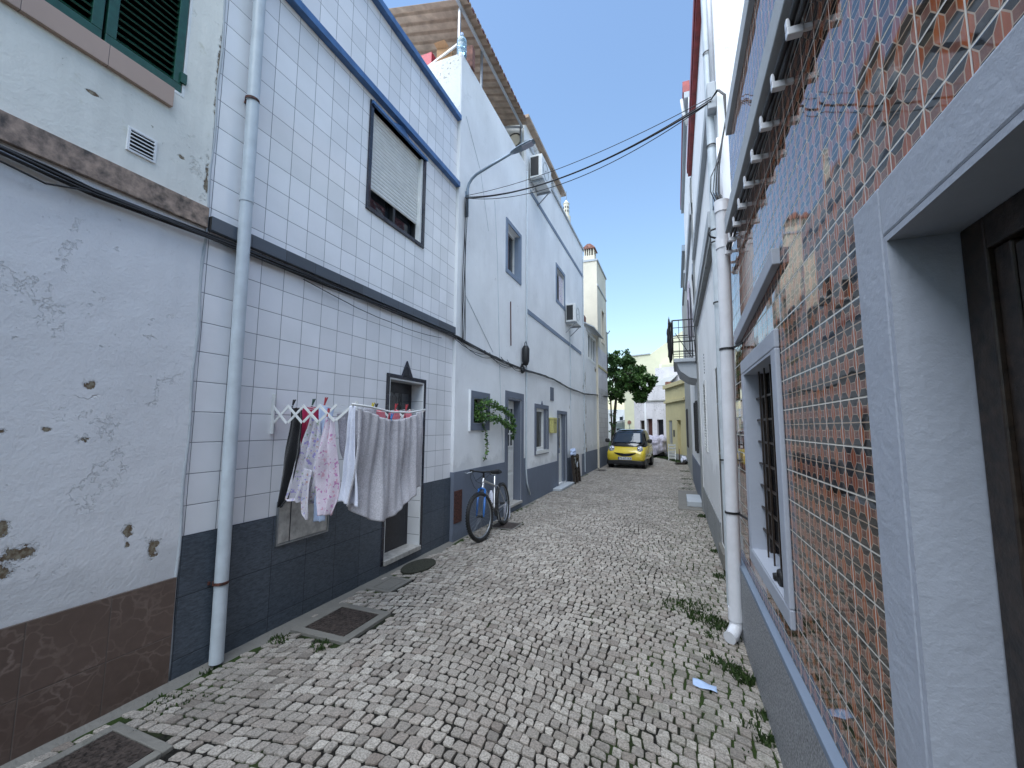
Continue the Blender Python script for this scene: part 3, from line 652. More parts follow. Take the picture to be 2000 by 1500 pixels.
b = MB(); b.tube([(-2.935, 12.35, 4.55), (-2.935, 12.37, 3.0), (-2.935, 12.4, 2.4)], .012, 6); b.tube([(-2.93, 14.35, 7.6), (-2.93, 14.38, .1)], .02, 6); b.tube([(-2.93, 12.35, 2.7), (-2.93, 12.4, .5)], .008, 6)
b.build('downpipe', 'pvc', t)

def ac(label, y0, z0, y1, z1):
    t = T('air_conditioner', label, 'air conditioner', (-2.9, y0, z0), group='outdoor units on the banded house')
    MB().box(-2.91, -2.62, y0, y1, z0, z1).build('casing', 'white_paint', t, bevel=.015)
    b = MB(); b.box(-2.89, -2.70, y0-.006, y0+.002, z0+.05, z1-.05)
    b.build('side_grille', 'carplastic', t)
    MB().lathe((-2.617, (y0+y1)/2-.08, (z0+z1)/2), [(.2, .004), (.2, -.004), (.02, -.004), (.02, .004)], 24, 'x').build('fan_grille', 'carplastic', t)
    b = MB()
    for y in (y0+.08, y1-.1): b.box(-2.95, -2.6, y, y+.03, z0-.04, z0); b.bar((-2.94, y+.015, z0-.3), (-2.65, y+.015, z0-.03), .02, .02)
    b.build('bracket', 'steel', t); return t
ac('outdoor unit high up beside the eaves, just behind the street lamp head', 8.45, 7.2, 9.2, 7.75)
ac('outdoor unit on brackets below the flowered curtain window', 11.75, 4.68, 12.5, 5.22)
o = T('letter_box', 'faded yellow letter box beside the grey-framed window', 'letter box', (-2.95, 10.2, 1.45))
MB().box(-2.94, -2.83, 10.08, 10.42, 1.45, 1.80).build('body', 'mailbox', o, bevel=.02); MB().box(-2.95, -2.82, 10.07, 10.43, 1.78, 1.84).build('lid', 'mailbox', o, bevel=.015); MB().box(-2.831, -2.826, 10.15, 10.35, 1.70, 1.715).build('slot', 'cable', o)

# ---- low house with bay window and awning
t = T('low_white_house', 'low white house with a small awning over its upstairs window, before the tall cream house', 'house', (-2.95, 15.7, 0))
wall(1, -2.94, 14.503, 16.88, 0, 5.2, -6.5, [(15.2, 16.75, 4.2, 5.1, .12)]).build('wall', 'plaster_low', t)
MB().box(-2.94, -2.93, 14.503, 16.88, 0, .75).build('dado', 'grey_dado', t)
fr = frame(-3.02, -2.93, 15.1, 16.85, 4.1, 5.15, .09).build('window_frame', 'white_paint', t, bevel=.004); MB().box(-3.04, -3.0, 15.2, 16.75, 4.2, 5.08).build('window_glass', 'glass', t)
b = MB()
for y in (15.7, 16.2): b.box(-3.0, -2.94, y, y+.06, 4.19, 5.06)
b.build('mullion', 'white_paint', fr)
b = MB().prism([(-3.4, 14.55, 5.62), (-2.66, 14.9, 5.26), (-2.66, 14.9, 5.22), (-3.4, 14.55, 5.56)], (0, 2.3, 0)).build('awning_roof', 'concrete_slab', t)
MB().box(-3.45, -3.05, 14.52, 15.5, 5.55, 5.78).build('ridge_tile', 'oxide', t, bevel=.03)

# ---- tall cream house
t = T('tall_cream_house', 'tall cream house with a slotted chimney, last on the left before the tree', 'house', (-2.85, 18, 0))
hw = (17.85, 18.6, 5.3, 6.7, .12)
wall(1, -2.86, 16.89, 19.3, 0, 8.55, -6.5, [hw]).build('wall', 'cream', t)
MB().box(-2.86, -2.85, 16.89, 19.3, .0, 3.2).build('lower_tiling', 'tile_greyfar', t); MB().box(-2.86, -2.83, 16.89, 19.3, 4.05, 4.14).build('string_course', 'yellow', t)
MB().box(-2.86, -2.852, 16.89, 19.3, 3.2, 4.9).build('peeling_render', 'peel', t); MB().box(-2.86, -2.845, 16.89, 19.3, 0, .8).build('dado', 'grey_dado', t)
MB().box(-6, -2.82, 16.86, 19.35, 8.52, 8.6).build('coping', 'concrete_slab', t); MB().box(-2.86, -2.83, 16.9, 19.3, 7.45, 7.52).build('upper_band', 'concrete_slab', t)
MB().box(-3.0, -2.97, 17.86, 18.59, 5.31, 6.69).build('window_glass', 'glass', t); frame(-2.97, -2.84, 17.8, 18.65, 5.24, 6.76, .07).build('window_frame', 'cream', t)
c = MB().box(-3.42, -2.95, 16.92, 17.5, 8.55, 8.8).build('chimney', 'cream', t, bevel=.01)
b = MB()
for x in (-3.38, -3.29, -3.2, -3.11, -3.0): b.box(x-.022, x+.022, 16.95, 16.99, 8.8, 9.1); b.box(x-.022, x+.022, 17.43, 17.47, 8.8, 9.1)
for y in (17.1, 17.25, 17.35): b.box(-3.02, -2.98, y, y+.04, 8.8, 9.1)
b.build('chimney_slots', 'cream', c); MB().box(-3.34, -3.06, 17.02, 17.4, 8.8, 9.09).build('flue', 'dark', c)
MB().prism([(-3.46, 16.88, 9.1), (-2.91, 16.88, 9.1), (-2.95, 16.88, 9.16), (-3.12, 16.88, 9.3), (-3.25, 16.88, 9.3), (-3.42, 16.88, 9.16)], (0, .66, 0)).build('chimney_cap', 'oxide', c)
MB().bar((-2.8, 19.25, 5.9), (-2.7, 19.25, 6.05), .03, .03).tube([(-2.83, 19.25, 3.9), (-2.83, 19.25, 6.0)], .02, 6).build('bracket_pipe', 'cable', t)
t = T('ornate_chimney', 'small round pierced white chimney showing above the roofline', 'chimney', (-4.4, 18, 8.55))
MB().lathe((-4.41, 18, 8.55), [(.2, 0), (.2, 2.7), (.13, 2.75), (.13, 3.3), (.16, 3.33), (.1, 3.4), (.0, 3.55)], 12).build('shaft', 'cream', t)
b = MB()
for k in range(8):
    a = k*math.pi/4
    for z in (11.5, 11.68): b.obox((-4.41+.131*math.cos(a), 18+.131*math.sin(a), z), ((math.cos(a), math.sin(a), 0), (-math.sin(a), math.cos(a), 0), (0, 0, 1)), (.004, .022, .05))
b.build('piercing', 'dark', t); MB().tube([(-4.41, 18, 12.05), (-4.41, 18, 12.5)], .02, 6).build('finial', 'steel', t)

# ================================================================== RIGHT HOUSES
RX = .46
t = T('brown_tiled_house', 'house clad in glossy brown and black hexagon patterned tiles, nearest on the right', 'house', (.46, 2.5, 0))
Dr = (.15, 1.12, .12, 2.02, .12); Wr = (2.31, 3.21, .815, 1.975, .12)
wall(-1, RX, -3, 4.195, 0, 3.03, 6, [Dr, Wr]).build('wall', 'hex', t)
wall(-1, RX, -3, 3.5, 3.03, 3.97, 6).build('upper_wall', 'hex', t)
MB().box(.425, .46, 1.27, 4.19, 0, .535).build('plinth', 'granite', t)
MB().box(.422, .46, 1.27, 4.19, .535, .565).build('plinth_capping', 'blue_band', t, bevel=.003)
s_ = MB(); s_.box(.437, .46, 1.12, 1.265, 0, 2.14); s_.box(.437, .46, -.6, 1.12, 2.02, 2.14); s_.build('door_surround', 'surround', t, bevel=.006)
b = MB(); b.box(.4385, .579, 1.104, 1.1197, .12, 2.0197); b.box(.4385, .579, .15, 1.104, 2.006, 2.0197); b.build('door_reveal', 'surround', t)
b = MB(); b.box(.555, .60, 1.03, 1.10, .12, 2.005); b.box(.555, .60, .15, 1.03, 1.94, 2.005); b.box(.565, .61, .985, 1.03, .12, 1.94)
MB().box(.579, .62, .15, 1.104, .12, 2.0).build('door_backing', 'dark', t)
b.build('door_frame', 'darkwood', t, bevel=.004)
d = MB().box(.545, .578, .2, .98, .13, 1.93)
d = MB().box(.574, .5785, .2, .98, .13, 1.93).build('door', 'darkwood', t); b = MB(); b.box(.566, .574, .55, .62, .13, 1.93); b.box(.566, .574, .84, .98, .13, 1.93); b.box(.566, .574, .62, .84, 1.75, 1.93); b.box(.566, .574, .62, .84, .9, 1.02); b.build('door_panel', 'darkwood', d, bevel=.004)
sw = frame(.437, .46, 2.22, 3.30, .73, 2.065, .09, .085).build('window_surround', 'surround', t, bevel=.006)
b = MB(); b.box(.44, .578, 3.192, 3.209, .82, 1.974); b.box(.44, .578, 2.311, 2.328, .82, 1.974); b.box(.44, .578, 2.328, 3.192, .816, .823); b.box(.44, .578, 2.328, 3.192, 1.96, 1.974); b.build('window_reveal', 'surround', t)
MB().box(.562, .578, 2.33, 3.19, .825, 1.958).build('window_glass', 'glass', t)
b = MB(); b.box(.53, .56, 3.12, 3.19, .824, 1.96); b.box(.53, .56, 2.33, 2.39, .824, 1.96)
for z in (.95, 1.09, 1.23, 1.37, 1.51, 1.65, 1.79): b.box(.505, .515, 2.33, 3.19, z, z+.012)
for y in (2.5, 2.67, 2.84, 3.01): b.box(.497, .505, y, y+.012, .824, 1.96)
b.build('window_grille', 'darkwood', t)
MB().prism([(.425, 2.11, 2.41), (.425, 3.46, 2.315), (.425, 3.46, 2.22), (.425, 2.11, 2.335)], (.035, 0, 0)).build('window_hood', 'surround', t, bevel=.004)
MB().box(.38, .46, -3, 3.3, 3.02, 3.135).build('ledge', 'concrete_slab', t, bevel=.004)
MB().box(.43, .6, -3, 3.42, 3.86, 3.98).build('coping', 'concrete_slab', t, bevel=.004)
cb = T('insulated_wall_cable', 'thick black cable on white insulators under the grey ledge', 'cable', (.4, 2.3, 2.96))
MB().tube([(.402, -1+.05*k, 2.955+.006*math.sin(k*1.3)) for k in range(100)], .011, 8).tube([(.418, -1+.05*k, 2.937+.006*math.cos(k*1.1)) for k in range(100)], .008, 6).build('cable', 'cable', cb, smooth=True)
for k in range(12):
    y = 1.28+k*.235
    MB().box(.385, .432, y-.014, y+.014, 2.90, 2.928).box(.384, .396, y-.012, y+.012, 2.928, 2.962).box(.424, .433, y-.012, y+.012, 2.928, 2.962).box(.4335, .46, y-.008, y+.008, 2.91, 2.93).build('insulator', 'pvc_white', cb, bevel=.003)
o = MB()
o.torus((.48, 2.46, .86), .04, .012, n=18, m=6); o.torus((.465, 2.52, .855), .035, .011, n=18, m=6); o.torus((.485, 2.40, .86), .038, .012, n=18, m=6); o.lathe((.465, 2.58, .845), [(0, -.02), (.022, -.015), (.024, .012), (0, .02)], 12)
o.tube([(.465, 2.38, .838), (.485, 2.46, .84), (.47, 2.56, .84)], .015, 8)
o = o.build('coiled_cable', 'black', None, smooth=True); tag(o, 'small coil of black cable lying on the grey window sill', 'cable')
PY = lambda z: 3.78-.10*z
o = T('rain_pipe', 'thick white drainpipe with a bent foot at the end of the brown tiled house', 'drainpipe', (.40, 4.1, 0))
MB().tube([(.385, PY(3.35), 3.35), (.385, PY(.14), .14), (.38, 3.755, .09), (.345, 3.69, .05), (.325, 3.66, .045)], .047, 18).build('pipe', 'pvc_white', o, smooth='auto')
b = MB()
for z, r in ((3.26, .054), (2.98, .053), (.14, .054)): MB().tube([(.385, PY(z), z), (.385, PY(z), z+.09)], r, 18).build('collar', 'pvc_white', o, smooth='auto')
b = MB()
for z in (.95, 2.2): MB().lathe((.385, PY(z), z), [(.049, 0), (.053, 0), (.053, .016), (.049, .016)], 18).bar((.42, PY(z)-.03, z+.008), (.46, PY(z)-.25, z+.008), .008, .016).build('pipe_clip', 'cable', o)

# ---- white house with red eaves
t = T('red_eaved_house', 'tall white house with a dark red eaves board, beside the brown tiled house', 'house', (.46, 6.5, 0))
d = (5.15, 5.68, .25, 2.32, .03); sh = (7.35, 7.95, 1.22, 2.38, .12); uw = (6.4, 7.2, 4.6, 5.9, .1)
wall(-1, .47, 4.203, 9.0, 0, 7.0, 6, [d, sh]).build('wall', 'plaster', t)
MB().box(.455, .47, 4.8, 5.15, 0, .25).box(.455, .47, 5.68, 9, 0, .48).build('plinth', 'stonewall', t)
MB().box(.38, .5, 4.203, 9.05, 6.93, 7.12).build('eaves_board', 'redfascia', t, bevel=.004); MB().box(.40, .52, 4.203, 9.05, 6.86, 6.93).build('soffit', 'redfascia', t)
MB().box(.385, .47, 4.7, 8.95, 3.72, 3.9).build('cornice', 'concrete_slab', t, bevel=.006); MB().box(.405, .47, 4.7, 8.95, 3.62, 3.72).build('cornice_underside', 'stonewall', t)
MB().box(.41, .47, 4.5, 8.95, 5.0, 5.15).build('upper_cornice', 'concrete_slab', t)
MB().box(.476, .499, 5.151, 5.679, .251, 2.319).build('door', 'door_dark', t); MB().box(.43, .469, 5.15, 5.68, .10, .25).build('door_step', 'cement', t)
ls = MB()
for k in range(24): z = 1.27+k*.045; ls.obox((.475, 7.65, z), ((0, 1, 0), (1, 0, .8), (-1, 0, 1)), (.24, .02, .004))
f = frame(.455, .5, 7.36, 7.94, 1.225, 2.375, .05).build('shutter', 'white_paint', t); ls.build('slats', 'white_paint', f)
MB().box(.56, .585, 7.36, 7.94, 1.23, 2.37).build('window_pane', 'dark', t)
b = MB()
for k in range(7): b.box(.466, .47, 7.5, 7.56, 2.5+k*.05, 2.525+k*.05)
b.build('air_slots', 'dark', t)
p = MB().tube([(.425, 4.44, 0), (.425, 4.42, 3.2), (.42, 4.38, 4.0), (.415, 4.34, 6.9)], .04, 14).build('downpipe', 'pvc', t, smooth='auto'); b = MB()
for z in (2.8, 3.4, 4.4, 5.4, 6.3, 1.3): y = 4.43-.015*z; MB().lathe((.42, y, z), [(.042, 0), (.046, 0), (.046, .015), (.042, .015)], 14).build('pipe_clip', 'cable', p)
MB().tube([(.45, 4.3, 5.0), (.45, 4.31, 6.9)], .022, 8).build('conduit', 'pvc_white', t, smooth=True); MB().tube([(.46, 4.19, 3.5), (.46, 4.17, 4.35)], .02, 8).build('conduit', 'pvc_white', t, smooth=True)
MB().box(.39, .47, 4.23, 4.36, 4.72, 5.0).build('junction_box', 'concrete_slab', t, bevel=.01); MB().box(.40, .47, 4.25, 4.34, 3.72, 3.86).build('junction_box', 'lampgrey', t, bevel=.008)
b = MB(); b.box(.42, .47, 5.0, 5.012, 1.85, 1.87); b.box(.42, .47, 4.98, 4.99, 1.32, 1.35); b.build('door_hook', 'steel', t)

# ---- house with balcony
t = T('balcony_house', 'grey rendered house with red eaves and a small balcony over the street', 'house', (.46, 11, 0))
bw = [(10.0, 10.35, 1.1, 2.15, .08), (9.9, 10.7, 3.15, 5.2, .12)]
wall(-1, .46, 9.002, 14.2, 0, 8.7, 6, bw).build('wall', 'plaster_b', t)
MB().box(.435, .46, 9.0, 9.32, 0, 6.8).build('corner_pilaster', 'stonewall', t); MB().box(.445, .46, 9.32, 14.2, 0, .8).build('dado', 'grey_trim', t)
MB().box(.36, .5, 9.0, 14.2, 8.75, 9.0).build('eaves_board', 'redfascia', t, bevel=.004); MB().box(.38, .6, 9.0, 14.2, 8.62, 8.75).build('soffit', 'concrete_slab', t)
MB().tube([(.34, 9.2, 8.75), (.37, 9.25, 8.45), (.44, 9.3, 8.2)], .035, 8).build('gutter_elbow', 'white_paint', t, smooth=True)
MB().box(.40, .46, 9.0, 14.2, 6.0, 6.25).build('cornice', 'concrete_slab', t); 
MB().box(.55, .579, 9.9, 10.7, 3.15, 5.2).build('balcony_door', 'darkwood', t); MB().box(.45, .46, 9.8, 9.9, 3.1, 5.25).build('door_architrave', 'blue_band', t)
for (ya, yb) in ((9.62, 9.98), (10.37, 10.72)):
    f = frame(.40, .44, ya, yb, 1.08, 2.18, .05).build('shutter', 'cable', t)
    s_ = MB()
    for k in range(22): s_.obox((.42, (ya+yb)/2, 1.15+k*.045), ((0, 1, 0), (1, 0, .8), (-1, 0, 1)), ((yb-ya)/2-.05, .018, .003))
    s_.build('slats', 'cable', f)
MB().box(.53, .54, 10.0, 10.35, 1.1, 2.15).build('window_glass', 'glass', t)
bal = MB().box(.0, .46, 9.35, 11.0, 2.98, 3.06).build('balcony_slab', 'concrete_slab', t, bevel=.01)
MB().prism([(.06, 9.42, 2.98), (.46, 9.42, 2.98), (.46, 9.42, 2.62), (.30, 9.42, 2.66), (.12, 9.42, 2.8)], (0, 1.5, 0)).build('corbel', 'concrete_slab', bal)
rl = MB(); P_ = [(-.03, 9.37), (-.03, 10.98), ]
for z in (3.86, 3.66, 3.42, 3.28): pass
for z, w_ in ((3.88, .022), (3.72, .012), (3.5, .012), (3.42, .014), (3.2, .014), (3.1, .012)):
    rl.box(.0-w_/2, .46, 9.37-w_/2, 9.37+w_/2, z-w_/2, z+w_/2); rl.box(-w_/2, w_/2, 9.37+w_/2, 10.98, z-w_/2, z+w_/2); rl.box(.0-w_/2, .46, 10.98, 10.98+w_, z-w_/2, z+w_/2)
for x in (.0, .12, .23, .34, .44): rl.box(x-.006, x+.006, 9.363, 9.376, 3.06, 3.87)
for k in range(14): y = 9.45+k*.115; rl.box(-.006, .006, y-.006, y+.006, 3.06, 3.87)
rl.bar((.05, 9.372, 3.6), (.36, 9.372, 3.06), .014, .014)
rl.build('balcony_railing', 'cable', bal)
def pole(y): return
o = T('furled_parasol', 'dark poles and a furled parasol standing on the small balcony', 'parasol', (.38, 9.6, 3.06)); MB().tube([(.38, 9.5, 3.06), (.37, 9.5, 4.6)], .012, 8).tube([(.33, 9.7, 3.06), (.33, 9.7, 4.4)], .01, 8).build('pole', 'cable', o)
MB().lathe((.36, 9.75, 3.5), [(.01, 0), (.05, .1), (.06, .5), (.035, 1.2), (.01, 1.35)], 10).build('furled_cover', 'tarp', o, smooth=True)
MB().tube([(.42, 9.12, 2.9), (.44, 9.2, 3.8), (.42, 9.25, 4.8)], .012, 6).tube([(.43, 9.25, 3.0), (.41, 9.4, 3.5), (.44, 9.3, 4.2)], .01, 6).build('wire', 'cable', t)

# ---- further right
t = T('grey_eaved_house', 'white house with pale grey eaves and cracked lower wall beyond the balcony', 'house', (.44, 16, 0))
wall(-1, .45, 14.203, 21.6, 0, 7.4, 6, [(17.2, 17.9, .9, 2.3, .1)]).build('wall', 'peel_grey', t)
MB().box(.36, .55, 14.2, 18.1, 7.35, 7.55).build('eaves_board', 'lampgrey', t); MB().box(.39, .45, 14.2, 18.1, 6.6, 6.7).build('cornice', 'concrete_slab', t)
MB().box(.5, .54, 17.2, 17.9, .9, 2.3).build('window_pane', 'dark', t)
for ya in (16.9, 17.92): MB().box(.39, .43, ya, ya+.3, .88, 2.32).build('shutter', 'cable', t)
def rot_house(name, label, A, B, h, mat, holes, back=6, doors=()):
    A = Vector((*A, 0)); B = Vector((*B, 0)); d = B-A; ang = math.atan2(d.y, d.x)-math.pi/2     # local +y runs A->B, front faces local -x
    t = T(name, label, 'house', A, ang); L = d.length
    wall(-1, 0, 0, L, 0, h, back, holes).build('wall', mat, t, local=True); return t, L
t, L = rot_house('yellow_house', 'low ochre yellow house with a flat overhanging roof slab at the far right bend', (.46, 21.7), (-.5, 24.8), 3.75, 'yellow', [(.75, 1.35, .12, 2.0, .2), (2.15, 2.75, .75, 2.0, .15)])
MB().box(-.12, .3, -.1, L+.05, 3.75, 3.95).build('roof_slab', 'yellow', t, local=True); MB().box(-.1, 0, 0, L, 2.95, 3.07).build('string_course', 'yellow', t, local=True)
MB().box(.15, .19, .75, 1.35, .12, 2.0).build('door', 'yellow', t, local=True); MB().box(.1, .14, 2.15, 2.75, .75, 2.0).build('window_glass', 'glass', t, local=True)
b = MB()
for k in range(6): b.box(.02, .035, 2.2+k*.1, 2.215+k*.1, .75, 2.0)
b.build('window_bars', 'concrete_slab', t, local=True); MB().box(-.02, 0, 1.75, 1.95, 1.15, 1.5).build('meter_box', 'cable', t, local=True)
MB().box(-.01, 0, 0, L, 0, .3).build('dado', 'peel_grey', t, local=True)
MB().box(.0, .25, L-.35, L-.05, 3.95, 4.15).build('chimney', 'oxide', t, local=True)
t, L = rot_house('stained_white_house', 'stained white house with flaking walls and three doorways behind the covered car', (-.45, 26.3), (-2.4, 27.2), 4.1, 'peel', [(.25, .65, 0, 2.1, .25), (.95, 1.3, 0, 2.15, .25), (1.45, 1.75, 0, 2.05, .2)])
MB().box(.2, .24, .25, .65, 0, 2.1).build('door', 'door_dark', t, local=True); MB().box(.2, .24, .95, 1.3, 0, 2.15).build('door', 'rust', t, local=True); MB().box(.15, .19, 1.45, 1.75, 0, 2.05).build('door', 'darkwood', t, local=True)
MB().box(-.04, 0, 1.32, 1.44, 0, 3.2).build('pale_pilaster', 'plaster', t, local=True); MB().box(-.06, 0, 0, 1.8, 3.2, 3.28).build('string_course', 'peel_grey', t, local=True)
MB().box(1.6, 4, -1.5, 1.5, 4.1, 5.45).build('terrace_block', 'peel', t, local=True); MB().prism([(0, 0, 4.1), (0, 1.9, 4.1), (1.6, 1.9, 4.6), (1.6, 0, 4.9)], (0, 0, .04)).build('roof', 'peel_grey', t, local=True)
t, L = rot_house('narrow_stone_house', 'narrow weathered house with dark doorways at the end of the terrace', (-2.22, 27.4), (-2.55, 30), 4.0, 'peel_grey', [(.3, .9, 0, 2.2, .2), (1.5, 2.0, .9, 2.0, .15)])
MB().box(.15, .19, .3, .9, 0, 2.2).build('door', 'dark', t, local=True); MB().box(.1, .14, 1.5, 2.0, .9, 2.0).build('window_glass', 'dark', t, local=True)
t = T('gabled_cream_building', 'large blank pale yellow gable wall rising behind the yellow house', 'building', (0, 40, 0))
MB().prism([(-4.4, 40, 0), (5, 40, 0), (5, 40, 12.2), (2.6, 40, 11.6), (-2.0, 40, 8.35), (-4.4, 40, 8.2)], (0, 8, 0)).build('wall', 'cream_far', t)
MB().prism([(-4.45, 39.9, 8.2), (-2.0, 39.9, 8.35), (-2.0, 39.9, 8.45), (-4.45, 39.9, 8.3)], (0, 8.2, 0)).build('coping', 'concrete_slab', t)
MB().box(-1.2, -1.0, 39.6, 39.9, 5, 7.3).build('buttress', 'plaster', t)
MB().box(-1.0, 2.5, 37, 39.98, 0, 6.9).build('lower_block', 'cream_far', t)
t = T('distant_white_building', 'small white building with square windows seen under the tree', 'building', (-6, 52, 0))
wall(1, -3.2, 52, 60, 0, 3.8, -8.2).build('wall', 'plaster', t)
b = MB(); b.box(-6.3, -5.9, 51.97, 52.0, 2.5, 2.9); b.box(-5.4, -4.9, 51.97, 52, 2.3, 3.1); b.box(-6.7, -5.8, 51.97, 52, .9, 1.5); b.build('window', 'glass', t)
MB().prism([(-6.8, 50.5, 2.2), (-4.6, 50.5, 2.6), (-4.6, 50.5, 2.66), (-6.8, 50.5, 2.26)], (0, 1.4, 0)).build('lean_to_roof', 'concrete_slab', t)
t = T('road_sign', 'round red sign on a thin post far down the street', 'sign', (-3.7, 40, 0)); MB().tube([(-3.98, 40, 0), (-3.98, 40, 2.3)], .03, 8).build('post', 'steel', t); MB().lathe((-3.98, 39.95, 2.1), [(0, -.01), (.17, -.01), (.17, .01), (0, .01)], 20, 'y').build('sign_disc', 'oxide', t)
o = MB().tube([(-4.1, 36, 0), (-4.1, 36, 2.6)], .03, 8).build('metal_post', 'steel', None); tag(o, 'thin grey metal post behind the yellow car roof', 'post')
t = T('unseen_sun_blocker', 'plain unseen block added behind the white houses on the left to keep the sun off the street', 'building', (-14, 8, 0))
MB().box(-22, -9.6, -12, 62, 0, 13).build('wall', 'plaster', t)  # added mass, out of view, put here to block sun coming from the left
# ================================================================== STREET FURNITURE, CABLES
t = T('street_lamp', 'grey street lamp on a curved bracket fixed to the white house', 'street lamp', (-2.93, 5.5, 4.8))
MB().tube([(-2.92, 5.5, 4.85), (-2.92, 5.5, 5.3), (-2.90, 5.5, 5.38), (-2.85, 5.5, 5.45), (-2.77, 5.5, 5.51), (-2.5, 5.5, 5.61), (-2.15, 5.5, 5.73)], .022, 10).build('bracket_arm', 'lampgrey', t, smooth=True)
def lampfn(u, v):
    a = v*2*math.pi; L = .38; wd = .075*(math.sin(min(1, u*1.15+.12)*math.pi*.62)**.6)*(1 if u < .9 else .8)
    x = -2.20+u*L; zc = 5.715+u*.10
    return (x, 5.5+wd*math.cos(a), zc+(.032 if math.sin(a) > 0 else .014)*math.sin(a)*(1 if .02 < u < .98 else .3))
MB().grid(lampfn, 14, 20).build('lamp_head', 'lampgrey', t, smooth=True)
MB().obox((-1.93, 5.5, 5.772), ((1, 0, .26), (0, 1, 0), (-.26, 0, 1)), (.085, .055, .008)).build('lamp_lens', 'lens', t, bevel=.006)
MB().box(-2.95, -2.93, 5.47, 5.53, 4.85, 4.95).box(-2.95, -2.93, 5.47, 5.53, 5.15, 5.25).build('wall_clamp', 'lampgrey', t)

t = T('facade_cables', 'bundle of black cables clipped along all the left facades above the doors', 'cable', (-2.97, 5, 2.9))
base = [(-2.985, -3, 2.9), (-2.975, .85, 2.91), (-2.975, 1.2, 2.885), (-2.97, 1.8, 2.90), (-2.975, 2.63, 2.91), (-2.975, 3.75, 2.92), (-2.97, 5.2, 2.92), (-2.93, 5.5, 2.88), (-2.925, 6.25, 2.83), (-2.925, 7.12, 2.80), (-2.92, 8.1, 2.79), (-2.92, 9.3, 2.83), (-2.92, 10.44, 2.84), (-2.92, 12.07, 2.76), (-2.92, 14.3, 2.76), (-2.9, 16.8, 2.9), (-2.83, 19.3, 3.0)]
def along(off, wob, sd):
    out = []; r_ = random.Random(sd)
    for i in range(len(base)-1):
        a, c = Vector(base[i]), Vector(base[i+1]); k = max(2, int((c-a).length/.3))
        for j in range(k):
            p = a.lerp(c, j/k); out.append((p.x+abs(off[0]), p.y, p.z+off[1]-(wob*abs(math.sin(p.y*2.2+sd)) if p.y > 0 else 0)+r_.uniform(-.003, .003)))
    return out
b = MB()
for k, (off, r) in enumerate((((.0, .012), .008), ((.012, .0), .009), ((.004, -.014), .007), ((.02, -.01), .006), ((.01, .02), .005))): b.tube(along(off, .006*k, k), r, 6)
b.build('cable_run', 'cable', t, smooth=True)
b = MB().tube([(-2.95, -.3, 2.86), (-2.93, .4, 2.80), (-2.93, .85, 2.83), (-2.935, 1.0, 2.81), (-2.94, 1.12, 2.85), (-2.96, 1.2, 2.87)], .005, 6)
for (ya, yb, sg, r) in ((5.2, 6.3, .06, .005), (5.35, 6.6, .10, .004), (6.2, 7.7, .10, .006), (6.4, 7.6, .14, .004), (6.9, 8.0, .08, .006), (7.2, 8.2, .12, .004), (2.6, 4.9, .07, .004)): b.tube(bez((-2.92 if ya > 5 else -2.965, ya, 2.86), (-2.92 if ya > 5 else -2.965, yb, 2.81), sg, 14, .004), r, 5)
b.build('slack_loop', 'cable', t, smooth=True)
b = MB()
for k in range(5): b.tube([(-2.93, 8.08+.13*math.cos(a)*(1-.1*k), 2.80+.05*math.sin(a)*(1+.2*k)+.02*math.sin(a*2+k)) for a in [i*.4 for i in range(17)]], .009, 6)
b.build('coil', 'cable', t, smooth=True)
MB().lathe((-2.86, 8.08, 2.86), [(.0, 0), (.05, .02), (.075, .1), (.08, .36), (.05, .42), (.0, .43)], 14).build('splice_housing', 'black', t, smooth=True)
MB().tube([(-2.86, 8.0, 3.22), (-2.86, 8.03, 3.34), (-2.86, 8.1, 3.38), (-2.86, 8.17, 3.3), (-2.86, 8.18, 3.0), (-2.87, 8.14, 2.84)], .008, 6).build('splice_tail', 'cable', t, smooth=True)
MB().tube([(-2.935, 8.345, 2.8), (-2.935, 8.35, .8)], .006, 6).build('drop_wire', 'cable', t)
b = MB(); r_ = random.Random(4)
for k in range(4): b.tube([(-2.925+.008*k, 5.42+.02*math.sin(z*3+k*1.7)+.01*k, z) for z in [5.12-i*.16 for i in range(15)]], .006, 5)
b.build('riser_bundle', 'cable', t, smooth=True)
t = T('span_cables', 'black cables slung across the street from the lamp bracket to the right-hand house', 'cable', (-1.3, 4.9, 4.8))
for (dz, sg, r, dy) in ((-.01, .23, .009, .01), (.0, .31, .0045, .03), (.02, .14, .004, -.01), (0, .25, .005, -.01)):
    MB().tube(bez((-2.915, 5.44+dy, 5.13+dz), (.42, 4.22+dy, 4.80+dz), sg, 26), r, 6).build('strand', 'cable', t, smooth=True)
b = MB()
for k in range(3): o_ = k*.008; b.tube([(.42, 4.22, 4.8), (.47+o_, 4.15, 4.83), (.52+o_, 4.12, 4.74), (.53, 4.13, 4.5+o_), (.49, 4.13, 4.3), (.455-o_*2, 4.14, 4.05), (.44-o_*3, 4.13, 3.8), (.46, 4.13, 3.6), (.45, 4.15, 3.46)], .008-.002*k, 6)
b.tube([(.45, 4.13, 4.1), (.38, 4.12, 3.95), (.37, 4.11, 3.8), (.43, 4.12, 3.62)], .005, 5).build('down_loop', 'cable', t, smooth=True)
b = MB(); r_ = random.Random(9)
for k in range(7): b.tube([(.44+r_.uniform(-.03, .03), 4.13+r_.uniform(-.03, .03), 3.75-j*.07+r_.uniform(-.02, .02)) for j in range(5)], .009, 5)
b.tube([(.40, 4.08, 3.42), (.35, 4.06, 3.4), (.335, 4.06, 3.37), (.35, 4.06, 3.34), (.41, 4.08, 3.32)], .009, 8).build('cable_knot', 'cable', t, smooth=True)
